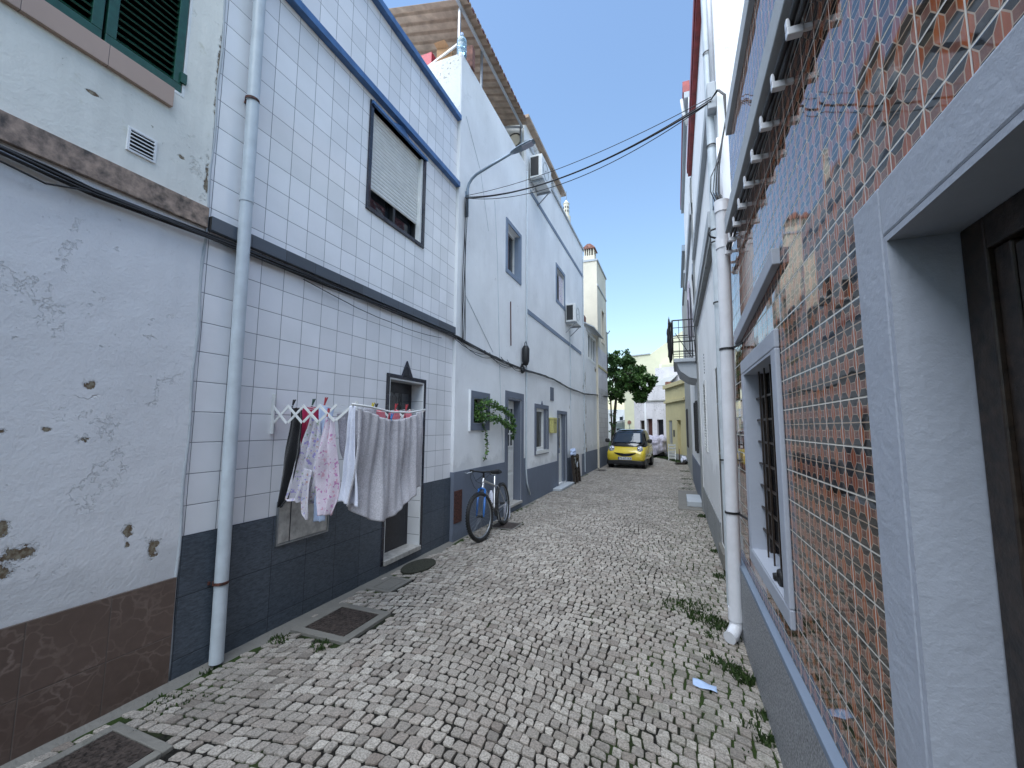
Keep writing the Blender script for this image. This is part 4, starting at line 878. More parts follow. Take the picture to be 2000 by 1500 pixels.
o = MB().tube([(-2.935, 7.4, 4.04), (-2.93, 7.42, 3.17)], .011, 8).build('metal_rod', 'rust', None); tag(o, 'thin dark upright rod fixed to the white wall under the first upstairs window', 'rod')

# ---- covers and small things on the ground
def cover(name, label, x0, x1, y0, y1, rim, mat_in, mat_rim, rib=True, h=.006, rot=0):
    cx, cy = (x0+x1)/2, (y0+y1)/2; t = T(name, label, 'manhole cover', (cx, cy, 0), R(rot), None)
    hx, hy = (x1-x0)/2, (y1-y0)/2
    b = MB(); b.box(-hx, hx, -hy, -hy+rim, -.015, h); b.box(-hx, hx, hy-rim, hy, -.015, h); b.box(-hx, -hx+rim, -hy+rim, hy-rim, -.015, h); b.box(hx-rim, hx, -hy+rim, hy-rim, -.015, h)
    b.build('concrete_rim', mat_rim, t, bevel=.004, local=True)
    l = MB().box(-hx+rim+.006, hx-rim-.006, -hy+rim+.006, hy-rim-.006, -.012, h-.002).build('lid', mat_in, t, local=True)
    if rib:
        b = MB(); n_ = int((hx-rim)*2/.028)
        for i in range(n_):
            for j in range(int((hy-rim)*2/.028)):
                x, y = -hx+rim+.02+i*.028, -hy+rim+.02+j*.028; b.obox((x, y, h-.001), ((1, (-1)**(i+j), 0), (-(-1)**(i+j), 1, 0), (0, 0, 1)), (.010, .003, .0025))
        b.build('tread_pattern', mat_in, l, local=True)
    return t
cover('manhole_cover', 'square rusty checker-plate cover with raised concrete rim by the slate dado', -2.86, -2.32, 2.58, 3.13, .07, 'iron', 'cement', h=.014)
cover('manhole_cover', 'small grey concrete cover between the rusty cover and the door mat', -2.90, -2.62, 3.49, 3.87, .05, 'cement', 'cement', False)
cover('manhole_cover', 'dark metal cover beside the cement edge in the near left corner', -2.84, -2.38, .75, 1.49, .05, 'iron', 'cement', h=.01)
cover('manhole_cover', 'flat dark cover under the rear wheel of the bicycle', -2.86, -2.42, 6.27, 6.75, .03, 'iron', 'cement', False, .004)
cover('manhole_cover', 'dark drain cover in front of the yellow car', -3.0 + .15, -2.45, 15.7, 16.4, .05, 'iron', 'cement', False)
o = MB().prism([(-2.79+.155*math.cos(a), 4.24+.27*math.sin(a), -.004) for a in [i*math.pi/12 for i in range(24)]], (0, 0, .022)).build('door_mat', 'mat', None, bevel=.004); tag(o, 'dark oval door mat in front of the black-framed door', 'door mat')
o = MB().grid(lambda u, v: (.05+u*.135+.0*v, 3.085-u*.04-v*.075, .008+.006*math.sin(u*6)*math.sin(v*4+1)), 8, 5).build('paper_scrap', 'paper', None, solid=.0008, smooth=True, normals=False); tag(o, 'crumpled pale blue paper lying on the cobbles at lower right', 'litter')
o = MB().box(.0, .46, 9.05, 11.7, -.01, .022).build('cement_pad', 'cement', None, bevel=.01); tag(o, 'flat cement pad on the cobbles below the balcony', 'cement pad')
o = MB().box(.17, .46, 9.35, 10.35, .022, .13).build('stone_step', 'concrete_slab', None, bevel=.012); tag(o, 'pale stone step on the cement pad below the balcony', 'step')
t = T('detergent_jug', 'small white plastic jug standing behind the bicycle rear wheel', 'jug', (-2.86, 7.05, 0))
MB().lathe((-2.84, 7.05, 0), [(0, 0), (.055, .002), (.06, .02), (.06, .2), (.04, .25), (.02, .27), (.02, .29), (0, .29)], 14).build('body', 'whitecloth', t, smooth='auto'); MB().lathe((-2.84, 7.05, .285), [(.024, 0), (.026, .03), (0, .032)], 12).build('cap', 'green', t)
t = T('leaning_pallet', 'dark wooden pallet leaning upright against the banded white house', 'pallet', (-2.75, 12.3, 0))
for k in range(6): MB().obox((-2.76+.02*0, 12.25, .08+k*.13), ((0, 1, 0), (1, 0, .15), (0, 0, 1)), (.38, .012, .045)).build('slat', 'darkwood', t)
for y in (11.9, 12.25, 12.6): MB().bar((-2.72, y, 0), (-2.80, y, .8), .09, .06, (1, 0, 0)).build('bearer', 'darkwood', t)
MB().tube([(-2.70, 11.85, .75), (-2.69, 12.0, .5), (-2.69, 12.1, .45), (-2.7, 12.2, .6)], .012, 6).build('rope', 'concrete_slab', t)
def blob(c, r, seed, n=14, m=18, k=.3):
    b = MB()
    def fn(u, v):
        a, e = v*2*math.pi, (u-.5)*math.pi; d = Vector((math.cos(e)*math.cos(a), math.cos(e)*math.sin(a), math.sin(e)))
        q = 1+k*mnoise.noise(d*1.7+Vector((seed, 0, 0)))+k*.5*mnoise.noise(d*5+Vector((0, seed, 0))); return (c[0]+d.x*r[0]*q, c[1]+d.y*r[1]*q, c[2]+d.z*r[2]*q)
    return b.grid(fn, n, m)
o = blob((-.06, 9.46, 3.5), (.06, .16, .40), 21, 22, 24, .45).build('hanging_cloth', 'black', None, smooth=True); tag(o, 'black cloth bunched over the street corner of the balcony railing', 'cloth')
o = blob((-2.8, 12.05, .88), (.08, .22, .10), 3, 20, 26, .5).build('plastic_bag', 'bluecloth', None, smooth=True); tag(o, 'crumpled pale blue plastic bag on top of the leaning pallet', 'bag')

# ================================================================== AIRER AND WASHING
t = T('drying_rack', 'white accordion clothes airer fixed to the tiled wall over the street', 'clothes airer', (-3, 2.4, 1.7))
for y in (2.41, 3.34):
    a = T('x', '', '') if False else None
    MB().bar((-2.985, y, 1.85), (-2.985, y, 1.53), .03, .012, (0, 1, 0)).build('wall_bracket', 'white_paint', t, bevel=.002)
    b = MB(); xs = [-2.985+i*.16 for i in range(6)]
    for i in range(5):
        zt, zb = 1.755, 1.615+.006*i
        if i < 4: b.bar((xs[i], y-.006, zt), (xs[i+1], y-.006, zb), .004, .020)
        b.bar((xs[i], y+.006, zb), (xs[i+1], y+.006, zt), .004, .020)
    b.build('scissor_arm', 'white_paint', t)
MB().tube([(-2.185, 2.40, 1.757), (-2.185, 2.6, 1.745), (-2.185, 2.85, 1.715), (-2.185, 3.1, 1.72), (-2.185, 3.36, 1.755)], .008, 8).build('front_rail', 'white_paint', t, smooth=True)
for x in (-2.9, -2.8, -2.7, -2.6, -2.5, -2.4, -2.3): MB().tube(bez((x, 2.41, 1.755), (x, 3.34, 1.755), .035, 10), .0025, 5).build('line', 'white_paint', t)
def cloth_x(name, label, Y, rows, mat, amp=.012, nf=4, th=.003, seed=0, tilt=0):
    """cloth facing the street end: rows of (xl, zl, xr, zr) from the top down"""
    def fn(u, v):
        k = u*(len(rows)-1); i = min(int(k), len(rows)-2); f = k-i; f = f*f*(3-2*f)*.5+f*.5
        a = [rows[i][q]*(1-f)+rows[i+1][q]*f for q in range(4)]
        x = a[0]+(a[2]-a[0])*v; z = a[1]+(a[3]-a[1])*v
        fold = math.sin(v*math.pi*2*nf+seed+u*1.2)*amp*min(1, u*2.5+.15)+.02*mnoise.noise((x*9+seed, z*4, seed))
        return (x+.003*math.cos(v*math.pi*2*nf+seed), Y+fold+tilt*(v-.5)+.10*math.sin(v*math.pi)*0, z+.006*mnoise.noise((v*6, seed, 0)))
    o = MB().grid(fn, 40, 36).build(name, mat, None, smooth=True, solid=th, normals=False)
    return tag(o, label, 'laundry', 'washing on the clothes airer')
cloth_x('black_trousers', 'black trousers hanging nearest the wall on the clothes airer', 2.47, [(-2.868,1.74,-2.74,1.736),(-2.878,1.642,-2.72,1.642),(-2.904,1.356,-2.72,1.40),(-2.93,1.18,-2.78,1.20),(-2.942,1.044,-2.83,1.028),(-2.943,0.96,-2.90,0.957)], 'blackcloth', .012, 1.5, .006, 1)
cloth_x('crimson_shirt', 'crimson red top hanging next to the black trousers', 2.62, [(-2.926,1.763,-2.727,1.748),(-2.918,1.656,-2.720,1.644),(-2.909,1.544,-2.72,1.546),(-2.900,1.426,-2.75,1.429)], 'redcloth', .014, 3, .004, 2)
cloth_x('floral_shirt', 'white floral shirt with violet and green pattern on the airer', 2.5, [(-2.660,1.683,-2.607,1.630),(-2.705,1.547,-2.590,1.525),(-2.761,1.358,-2.574,1.341),(-2.818,1.169,-2.584,1.159),(-2.859,1.027,-2.627,1.032),(-2.829,1.012,-2.656,.998)], 'floral', .02, 2.5, .004, 3, .05)
cloth_x('floral_sleeve', 'twisted lower end of a white floral garment hanging in front of the shirt', 2.47, [(-2.685,1.270,-2.600,1.256),(-2.684,1.156,-2.616,1.159),(-2.693,1.008,-2.616,1.002),(-2.682,0.930,-2.615,0.946),(-2.648,0.888,-2.623,0.890)], 'floral', .018, 1, .006, 5)
cloth_x('pale_blue_towel', 'long pale blue towel hanging lowest between the floral clothes', 2.55, [(-2.656,1.772,-2.499,1.737),(-2.644,1.642,-2.523,1.642),(-2.629,1.383,-2.537,1.385),(-2.651,1.149,-2.551,1.154),(-2.658,0.999,-2.556,1.006),(-2.665,0.855,-2.553,0.865)], 'bluecloth', .015, 2, .004, 6)
cloth_x('pink_floral_nightdress', 'pink floral nightdress pegged with a red peg, narrow at top and bottom', 2.42, [(-2.44,1.66,-2.385,1.66),(-2.470,1.483,-2.354,1.485),(-2.499,1.326,-2.311,1.332),(-2.525,1.213,-2.282,1.182),(-2.491,1.050,-2.300,1.090),(-2.44,0.95,-2.35,0.952)], 'floral2', .02, 2.5, .004, 7, .06)
cloth_x('grey_knit_blanket', 'darker grey knitted blanket hanging behind the pale sheet', 2.70, [(-2.62,1.70,-2.22,1.75),(-2.60,1.547,-2.22,1.549),(-2.55,1.380,-2.24,1.383),(-2.50,1.275,-2.25,1.265),(-2.47,1.1,-2.27,1.1)], 'knit2', .02, 4, .005, 8)
cloth_x('pale_sheet_end', 'pale bluish end of the big sheet hanging at the airer corner', 2.415, [(-2.215,1.745,-2.165,1.74),(-2.225,1.5,-2.15,1.5),(-2.25,1.25,-2.12,1.25),(-2.28,1.06,-2.10,1.03)], 'whitecloth', .015, 2, .004, 11)
def sheet(u, v):     # u down, v along the rail
    yl = 2.44-.09*u**1.5; yr = 3.285; y = yl+(yr-yl)*v
    zt = 1.735-.085*math.sin(min(1, v*1.0)*math.pi)**1.2*1.0+ (0 if v < .9 else .01)
    zb = 1.06-.17*math.sin(min(1, max(0, v*.95+.05))*math.pi)**1.3-.03*math.sin(v*2*math.pi)
    z = zt+(zb-zt)*u
    drape = math.sin(v*math.pi)*u*u*.06
    f = .016*math.sin(v*34+2.2*math.sin(v*5)+u*.8)*(.35+u)*(1-.35*v) + .012*math.sin(v*61+u*2)*(1-u*.5)+.022*math.sin((v+u*.25)*14)*u
    f += .02*mnoise.noise((y*7, z*3, 0))
    return (-2.16+f+drape, y, z)
o = MB().grid(sheet, 60, 150).build('knitted_sheet', 'knit', None, smooth=True, solid=.004, normals=False); tag(o, 'large pale grey knitted sheet draped over the front rail of the airer', 'laundry', 'washing on the clothes airer')
o = MB().grid(lambda u, v: (-2.20-.015*math.sin(v*30)-.05*u, 2.5+v*.76, 1.71-.055*math.sin(v*math.pi)-u*(.62-.1*v)), 20, 70).build('sheet_back_half', 'knit', None, smooth=True, solid=.004, normals=False)
tag(o, 'inner half of the knitted sheet hanging behind the front rail', 'laundry', 'washing on the clothes airer')
for k, (x, y0, y1, lab) in enumerate(((-2.32, 2.78, 2.93, 'left pink cloth folded over an airer line beside the yellow peg'), (-2.34, 3.03, 3.16, 'middle pink cloth folded over an airer line under a red peg'), (-2.30, 3.2, 3.29, 'right pink cloth folded over an airer line by the door frame'))):
    o = MB().grid(lambda u, v: (x+.02*math.sin((u-.5)*math.pi)+.004*math.sin(v*20), y0+v*(y1-y0), 1.735-.12*abs(u-.5)*2-.01*math.sin(v*6)), 14, 12).build('pink_cloth', 'pinkcloth', None, smooth=True, solid=.006, normals=False); tag(o, lab, 'laundry', 'washing on the clothes airer')
pegs = [((-2.9, 2.52, 1.77), 'peg_black', 'black clothes peg above the black trousers'), ((-2.72, 2.55, 1.775), 'peg_green', 'dark green clothes peg above the red top'), ((-2.54, 2.5, 1.78), 'peg_red', 'red clothes peg above the pale blue towel'),
        ((-2.415, 2.41, 1.69), 'peg_red', 'red clothes peg holding the pink floral nightdress'), ((-2.3, 2.76, 1.75), 'peg_yellow', 'yellow clothes peg at the left end of the pink cloths'), ((-2.3, 2.80, 1.745), 'peg_black', 'black clothes peg next to the yellow one'),
        ((-2.17, 2.84, 1.665), 'peg_blue', 'blue clothes peg holding the knitted sheet on the front rail'), ((-2.32, 3.09, 1.76), 'peg_red', 'red clothes peg on the middle pink cloth'), ((-2.30, 3.22, 1.76), 'peg_red', 'red clothes peg on the right pink cloth')]
for (c, mt, lab) in pegs:
    b = MB(); c = Vector(c)
    for s_ in (-1, 1): b.obox(c+Vector((s_*.004, .0, .008)), ((1, 0, 0), (0, 1, 0), (s_*.2, .3, 1)), (.0035, .005, .034))
    o = b.build('clothes_peg', mt, None, bevel=.001); tag(o, lab, 'clothes peg', 'pegs on the clothes airer')

# ================================================================== BICYCLE
t = T('bicycle', 'silver mountain bicycle with blue fork leaning on the grey dado', 'bicycle', (-2.67, 6.0, 0))
fh, rh = Vector((-2.615, 5.48, .335)), Vector((-2.72, 6.56, .335)); 
def wheel(h, yaw):
    w_ = T('wheel', '', '') ; del w_['label'], w_['category']; w_.location = h-Vector(t.location); w_.parent = t; w_.rotation_euler = (0, R(-5), yaw)
    b = MB().torus((0, 0, 0), .309, .027, n=56, m=10)
    for k in range(56):
        a = k*2*math.pi/56
        for sx in (-.014, .014): b.obox((sx, .334*math.cos(a+.02*(sx > 0)), .334*math.sin(a+.02*(sx > 0))), ((1, 0, 0), (0, math.cos(a), math.sin(a)), (0, -math.sin(a), math.cos(a))), (.006, .004, .006))
    b.build('tyre', 'black', w_, smooth='auto', local=True)
    MB().torus((0, 0, 0), .284, .011, n=48, m=8).build('rim', 'steel', w_, smooth=True, local=True)
    b = MB()
    for k in range(28):
        a = k*2*math.pi/28; q = a+(.5 if k % 2 else -.5); b.tube([(.02*(-1)**(k//2), .02*math.cos(q), .02*math.sin(q)), (0, .278*math.cos(a), .278*math.sin(a))], .0013, 4, False)
    b.build('spokes', 'steel', w_, local=True)
    MB().tube([(-.05, 0, 0), (.05, 0, 0)], .018, 12).build('hub', 'carplastic', w_, local=True)
wheel(fh, R(-7)); wheel(rh, R(5.5))
bb, st, ht, hbm = Vector((-2.685, 6.13, .30)), Vector((-2.765, 6.32, .70)), Vector((-2.70, 5.76, .83)), Vector((-2.685, 5.70, .69))
b = MB().tube([bb, st], .016, 10).tube([ht.lerp(hbm, .2), st.lerp(bb, .12)], .017, 10).tube([hbm.lerp(ht, .2), bb], .021, 10).tube([ht, hbm], .022, 10)
for s_ in (-.05, .05): b.tube([bb+Vector((s_*.4, 0, 0)), rh+Vector((s_, 0, 0))], .010, 8); b.tube([st.lerp(bb, .1), (st.lerp(rh, .15))+Vector((s_*.8, 0, 0)), rh+Vector((s_, 0, 0))], .008, 8)
b.build('frame', 'bikeframe', t, smooth='auto')
b = MB()
cr_ = hbm+Vector((0, -.02, -.01))
for s_ in (-.055, .055): b.tube([cr_+Vector((s_*.9, 0, 0)), cr_.lerp(fh, .5)+Vector((s_, 0, 0)), fh+Vector((s_, 0, 0))], [.017, .018, .011], 10)
b.tube([cr_+Vector((-.055, 0, 0)), cr_+Vector((0, 0, .02)), cr_+Vector((.055, 0, 0))], .016, 10); b.build('fork', 'bikeblue', t, smooth=True)
stm = Vector((-2.70, 5.70, .93)); b = MB().tube([ht, ht+Vector((-.01, .03, .08)), stm], .015, 10); b.tube([stm+Vector((-.29, .12, -.01)), stm+Vector((-.1, .02, .005)), stm, stm+Vector((.1, -.03, .012)), stm+Vector((.30, -.06, .03))], .012, 10); b.build('handlebar', 'carplastic', t, smooth=True)
for a_, c_ in ((stm+Vector((-.30, .12, -.01)), stm+Vector((-.17, .06, 0))), (stm+Vector((.17, -.045, .018)), stm+Vector((.30, -.06, .03)))): MB().tube([a_, c_], .019, 12).build('grip', 'black', t, smooth='auto')
for s_ in (-1, 1): MB().tube([stm+Vector((s_*.15, -.03, .0)), stm+Vector((s_*.2, -.08, -.02)), stm+Vector((s_*.27, -.09, -.015))], .006, 6).build('brake_lever', 'steel', t)
b = MB()
for s_ in (-1, 1): b.tube([stm+Vector((s_*.16, -.03, 0)), stm+Vector((s_*.12, -.14, -.07)), stm+Vector((s_*.05, -.15, -.2)), stm+Vector((0, -.08, -.28)), hbm], .0035, 5); b.tube([stm+Vector((s_*.14, -.03, 0)), stm+Vector((s_*.08, -.13, -.03)), stm+Vector((-.05, -.1, -.12)), hbm+Vector((0, 0, .06))], .003, 5)
b.build('brake_cable', 'cable', t, smooth=True)
MB().tube([st, st+Vector((-.018, .045, .12))], .013, 10).build('seat_post', 'chrome', t)
def saddle(u, v):
    y = -.15+u*.27; wd = .022+.055*max(0, (u-.25)/.75)**1.1; a = v*2*math.pi
    return (-2.785+wd*math.cos(a), 6.37+y, .845+(.024+.02*u)*math.sin(a)*(1 if math.sin(a) > 0 else .8)+.015*abs(u-.4))
MB().grid(saddle, 14, 18).build('saddle', 'black', t, smooth=True)
b = MB(); b.lathe((bb.x+.04, bb.y, bb.z), [(.02, -.004), (.085, -.003), (.085, .003), (.02, .004)], 24, 'x'); b.build('chainring', 'carplastic', t)
b = MB(); b.bar(bb+Vector((.06, 0, 0)), bb+Vector((.065, .05, -.16)), .018, .012); b.bar(bb+Vector((-.06, 0, 0)), bb+Vector((-.06, -.05, .16)), .018, .012); b.build('crank', 'steel', t)
for q in (bb+Vector((.10, .05, -.165)), bb+Vector((-.10, -.05, .165))): MB().obox(q, ((1, 0, 0), (0, 1, 0), (0, 0, 1)), (.035, .04, .01)).build('pedal', 'carplastic', t)
b = MB(); b.tube([bb+Vector((.04, 0, .085)), rh+Vector((.04, 0, .035))], .004, 5); b.tube([bb+Vector((.04, 0, -.085)), rh+Vector((.04, -.02, -.07))], .004, 5); b.build('chain', 'cable', t)
MB().lathe((-2.69, 6.02, .52), [(0, -.09), (.033, -.085), (.036, .05), (.02, .08), (.018, .1), (0, .1)], 12).build('bottle', 'whitecloth', t, smooth='auto')

# ================================================================== YELLOW CAR
CX, CY, YW = -1.90, 17.15, R(-5)
t = T('small_car', 'small yellow and black two-seat city car facing the camera by the cream house', 'car', (CX, CY, 0), YW)
def sec(pts, n=4.5, m=28, lo=None):
    """rings along y: (y, zb, zt, half width)"""
    b = MB()
    for (y, zb, zt, hw) in pts:
        for k in range(m):
            a = 2*math.pi*k/m; c_, s_ = math.cos(a), math.sin(a)
            b.v.append((hw*math.copysign(abs(c_)**(2/n), c_), y, (zb+zt)/2+(zt-zb)/2*math.copysign(abs(s_)**(2/n), s_)))
    for i in range(len(pts)-1):
        for k in range(m): a = i*m+k; c = i*m+(k+1) % m; b.f.append((a, c, c+m, a+m))
    b.f.append(tuple(range(m))); b.f.append(tuple(reversed(range((len(pts)-1)*m, len(pts)*m)))); return b
bd = sec([(0.0, .33, .60, .60), (.03, .27, .66, .69), (.10, .24, .72, .735), (.22, .24, .80, .75), (.4, .24, .86, .755), (.62, .24, .88, .755), (.8, .24, .97, .755), (1.0, .22, 1.0, .755), (2.1, .22, 1.02, .755), (2.38, .26, .98, .73), (2.48, .32, .85, .66), (2.5, .4, .75, .6)])
bd.build('body', 'carpaint', t, smooth=True, local=True)
def hsec(pts, n=4.0, m=40):
    """horizontal rings: (z, y0, y1, half width)"""
    b = MB()
    for (z, y0, y1, hw) in pts:
        for k in range(m):
            a = 2*math.pi*k/m; c_, s_ = math.cos(a), math.sin(a); b.v.append((hw*math.copysign(abs(c_)**(2/n), c_), (y0+y1)/2+(y1-y0)/2*math.copysign(abs(s_)**(2/n), s_), z))
    for i in range(len(pts)-1):
        for k in range(m): a = i*m+k; c = i*m+(k+1) % m; b.f.append((a, c, c+m, a+m))
    b.f.append(tuple(reversed(range(m)))); b.f.append(tuple(range((len(pts)-1)*m, len(pts)*m))); return b
hsec([(.78, .34, 2.44, .735), (.87, .32, 2.43, .735), (.95, .40, 2.42, .735), (1.05, .52, 2.38, .715), (1.2, .68, 2.32, .675), (1.38, .86, 2.25, .62), (1.47, .98, 2.2, .575), (1.52, 1.12, 2.1, .52), (1.54, 1.3, 1.95, .42)]).build('cabin', 'carblack', t, smooth=True, local=True)
def ws(u, v):
    z = 1.0+u*.42; x = (-.60+1.2*v)*(1-.14*u); q = abs(x)/.7
    yf = .455+(z-1.0)*1.0+.10*q**4 ; return (x, yf-.02, z)
MB().grid(ws, 8, 12).build('windscreen', 'glass_car', t, smooth=True, local=True, solid=.004, normals=False)
MB().quad((.70, .85, 1.06), (.71, 1.75, 1.06), (.615, 1.65, 1.38), (.615, 1.02, 1.38)).build('side_window', 'glass_car', t, local=True, solid=.006)
MB().quad((-.70, .85, 1.06), (-.71, 1.75, 1.06), (-.615, 1.65, 1.38), (-.615, 1.02, 1.38)).build('side_window', 'glass_car', t, local=True, solid=.006)
MB().prism([(-.42+.84*u, -.012, .585+.035*abs(2*u-1)) for u in [i/12 for i in range(13)]]+[(.42-.84*u, -.012, .475+.125*abs(1-2*u)**2.2) for u in [i/12 for i in range(13)]], (0, .05, 0)).build('grille', 'carblack', t, local=True)
MB().prism([(-.74, .04, .30), (-.66, -.02, .30), (-.35, -.035, .33), (.35, -.035, .33), (.66, -.02, .30), (.74, .04, .30), (.74, .3, .30), (-.74, .3, .30)], (0, 0, -.14)).build('bumper', 'carplastic', t, local=True, bevel=.02)
for s_ in (-1, 1):
    h = MB().lathe((s_*.55, .115, .77), [(0, -.01), (.10, -.0), (.112, .02), (.1, .05)], 20, 'y'); 
    h.v = [(x, y-(.0)+(z-.77)*.55, z*1.0) for x, y, z in h.v]; hl = h.build('headlight', 'lens', t, smooth=True, local=True)
    for (dx, dz, r) in ((-.045, .0, .045), (.045, .02, .035), (0, -.055, .025)):
        q = MB().lathe((s_*.55+s_*dx, .10+dz*.5, .77+dz), [(0, -.01), (r*.8, -.006), (r, .008)], 14, 'y').build('lamp_reflector', 'chrome', hl, smooth=True, local=True)
    MB().tube([(s_*.69, .72, 1.03), (s_*.80, .70, 1.05)], .02, 6).build('mirror_arm', 'carplastic', t, local=True)
    mr = sec([(.64, 1.02, 1.12, .05), (.66, .99, 1.15, .09), (.74, .99, 1.15, .09), (.76, 1.03, 1.11, .05)], 3); mr.v = [(x+s_*.85, y, z) for x, y, z in mr.v]; mr.build('wing_mirror', 'carplastic', t, smooth=True, local=True)
for (x, y) in ((-.65, .42), (.65, .42), (-.66, 2.14), (.66, 2.14)):
    w_ = MB().lathe((x, y, .285), [(.17, -.085), (.265, -.085), (.285, -.06), (.285, .06), (.265, .085), (.17, .085)], 28, 'x').build('wheel', 'black', t, smooth='auto', local=True)
    MB().lathe((x, y, .285), [(0, -.07), (.17, -.075), (.17, .075), (0, .07)], 18, 'x').build('rim', 'steel', w_, local=True)
MB().box(-.26, .26, -.055, -.04, .345, .455).build('number_plate', 'plate', t, local=True)
pl = [c for c in t.children if c.name.startswith('number_plate')][0]
MB().box(-.26, -.22, -.058, -.0552, .347, .453).build('plate_strip', 'plateblue', pl, local=True)
cu_ = bpy.data.curves.new('plate_text', 'FONT'); cu_.body = '75-67-XX'; cu_.size = .115; cu_.align_x = 'CENTER'; cu_.extrude = .001
fo = bpy.data.objects.new('plate_text', cu_); scene.collection.objects.link(fo); dg = bpy.context.evaluated_depsgraph_get(); me = bpy.data.meshes.new_from_object(fo.evaluated_get(dg)); bpy.data.objects.remove(fo)
po = bpy.data.objects.new('plate_lettering', me); scene.collection.objects.link(po); me.materials.clear(); me.materials.append(MT['cable']); po.parent = pl; po.rotation_euler = (R(90), 0, 0); po.location = (.02, -.0575, .362)
MB().bar((-.05, .44, .985), (.34, .50, 1.05), .02, .015).build('wiper', 'carplastic', t, local=True)
MB().box(-.68, .68, .25, 2.3, .14, .3).build('underbody', 'carplastic', t, local=True)

# ---- covered car
t = T('covered_vehicle', 'small vehicle under a crumpled silver grey cover, parked by the stained house', 'car', (-1.1, 25.4, 0))
def tarp(u, v):
    a = v*2*math.pi; k = u; n = 3.2; c_, s_ = math.cos(a), math.sin(a)
    r = 1-.0*k; zz = 1.18*(1-k**3.2) if k < 1 else 0
    rr = min(1, .25+.95*k**.6) if k > 0 else 0
    x = .60*rr*math.copysign(abs(c_)**(2/n), c_); y = 1.3*rr*math.copysign(abs(s_)**(2/n), s_)
    q = .14*mnoise.noise((x*3, y*2, zz*4))+.025*math.sin(a*13+k*3)*k
    z = .22+zz*.76+.14*mnoise.noise((x*4, y*3, 7))
    if k > .9: z += .06*math.sin(a*5)
    return (-1.1+x*(1+q), 25.6+y*(1+q), z)
MB().grid(tarp, 26, 90).build('cover', 'tarp', t, smooth=True, normals=False)
for (x, y) in ((-1.5, 24.85), (-.72, 24.85)): MB().lathe((x, y, .25), [(0, -.07), (.24, -.07), (.25, 0), (.24, .07), (0, .07)], 18, 'x').build('wheel', 'black', t)
MB().box(-1.55, -.65, 24.6, 26.6, .12, .4).build('underbody', 'carplastic', t)

# ---- far small things on the right
t = T('leaning_crate', 'white slotted crate leaning against the yellow house', 'crate', (-.15, 22.7, 0))
for k in range(5): MB().obox((-.22, 22.75, .1+k*.16), ((1, .1, 0), (-.1, 1, .2), (0, -.2, 1)), (.17, .015, .045)).build('slat', 'white_paint', t)
for x in (-.38, -.06): MB().bar((x, 22.68, 0), (x, 22.84, .8), .04, .04).build('upright', 'white_paint', t)
o = MB().torus((0, 0, 0), .3, .02, n=28, m=6); o.v = [(x+.12, 22.3+y*.8, .3+z*.9) for x, y, z in o.v]; o = o.build('bent_wheel', 'rust', None, smooth=True); tag(o, 'rusty bicycle wheel leaning beside the white crate', 'wheel')
o = blob((.3, 20.6, .16), (.12, .16, .17), 5, 16, 20, .5).build('rubbish_bag', 'whitecloth', None, smooth=True); tag(o, 'white rubbish bag against the far right wall', 'bag')
o = blob((.33, 20.3, .09), (.1, .13, .1), 8, 16, 20, .5).build('rubbish_bag', 'black', None, smooth=True); tag(o, 'small black bag in front of the white rubbish bag', 'bag')
o = MB().obox((.12, 20.1, .03), ((1, .3, 0), (-.3, 1, 0), (0, 0, 1)), (.2, .1, .02)).obox((.15, 20.15, .065), ((1, .1, 0), (-.1, 1, 0), (0, 0, 1)), (.17, .08, .014)).build('scrap_boards', 'darkwood', None); tag(o, 'short dark boards lying on the cobbles near the rubbish bags', 'board')

# ================================================================== PLANTS
def leaves(b, c, r, n, size, rnd, flat=0, tr=(0, 1)):
    for _ in range(n):
        while True:
            p = Vector((rnd.uniform(-1, 1), rnd.uniform(-1, 1), rnd.uniform(-1, 1)))
            if p.length < 1: break
        q = Vector((c[0]+p.x*r[0], c[1]+p.y*r[1], c[2]+p.z*r[2]))
        a = Vector((rnd.gauss(0, 1), rnd.gauss(0, 1), rnd.gauss(0, .7)-.3)).normalized(); s2 = a.cross(Vector((rnd.gauss(0, 1), rnd.gauss(0, 1), rnd.gauss(0, 1)))).normalized()
        L = size*rnd.uniform(.6, 1.3); W_ = L*.33; tn = (rnd.uniform(*tr), 0, 0); nn = a.cross(s2)*L*.12
        b.quad(q, q+a*L*.45+s2*W_+nn, q+a*L, q+a*L*.45-s2*W_+nn); b.t += [tn]*4
rnd = random.Random(11)
t = T('street_tree', 'leafy dark green tree overhanging the street behind the yellow car', 'tree', (-2.75, 20.6, 0))
b = MB(); b.tube([(-2.8, 20.6, 0), (-2.78, 20.6, 1.2), (-2.74, 20.65, 2.2), (-2.65, 20.6, 3.0), (-2.4, 20.6, 3.9)], [.10, .08, .075, .06, .03], 10)
b.tube([(-2.9, 20.5, 0), (-2.86, 20.5, 1.5), (-2.9, 20.55, 2.9), (-2.7, 20.5, 4.2)], [.05, .04, .035, .02], 8)
b.build('trunk', 'bark', t, smooth=True)
ends = []
for k in range(12):
    a0 = Vector((-2.68, 20.6, 2.8+.1*(k % 4))); e = Vector((rnd.uniform(-2.9, -1.2), 20.6+rnd.uniform(-.9, .9), rnd.uniform(3.3, 5.0))); mid = a0.lerp(e, .5)+Vector((0, 0, .2)); MB().tube([a0, mid, e], [.035, .022, .008], 6).build('limb', 'bark', t, smooth=True); ends.append(e)
b = MB()
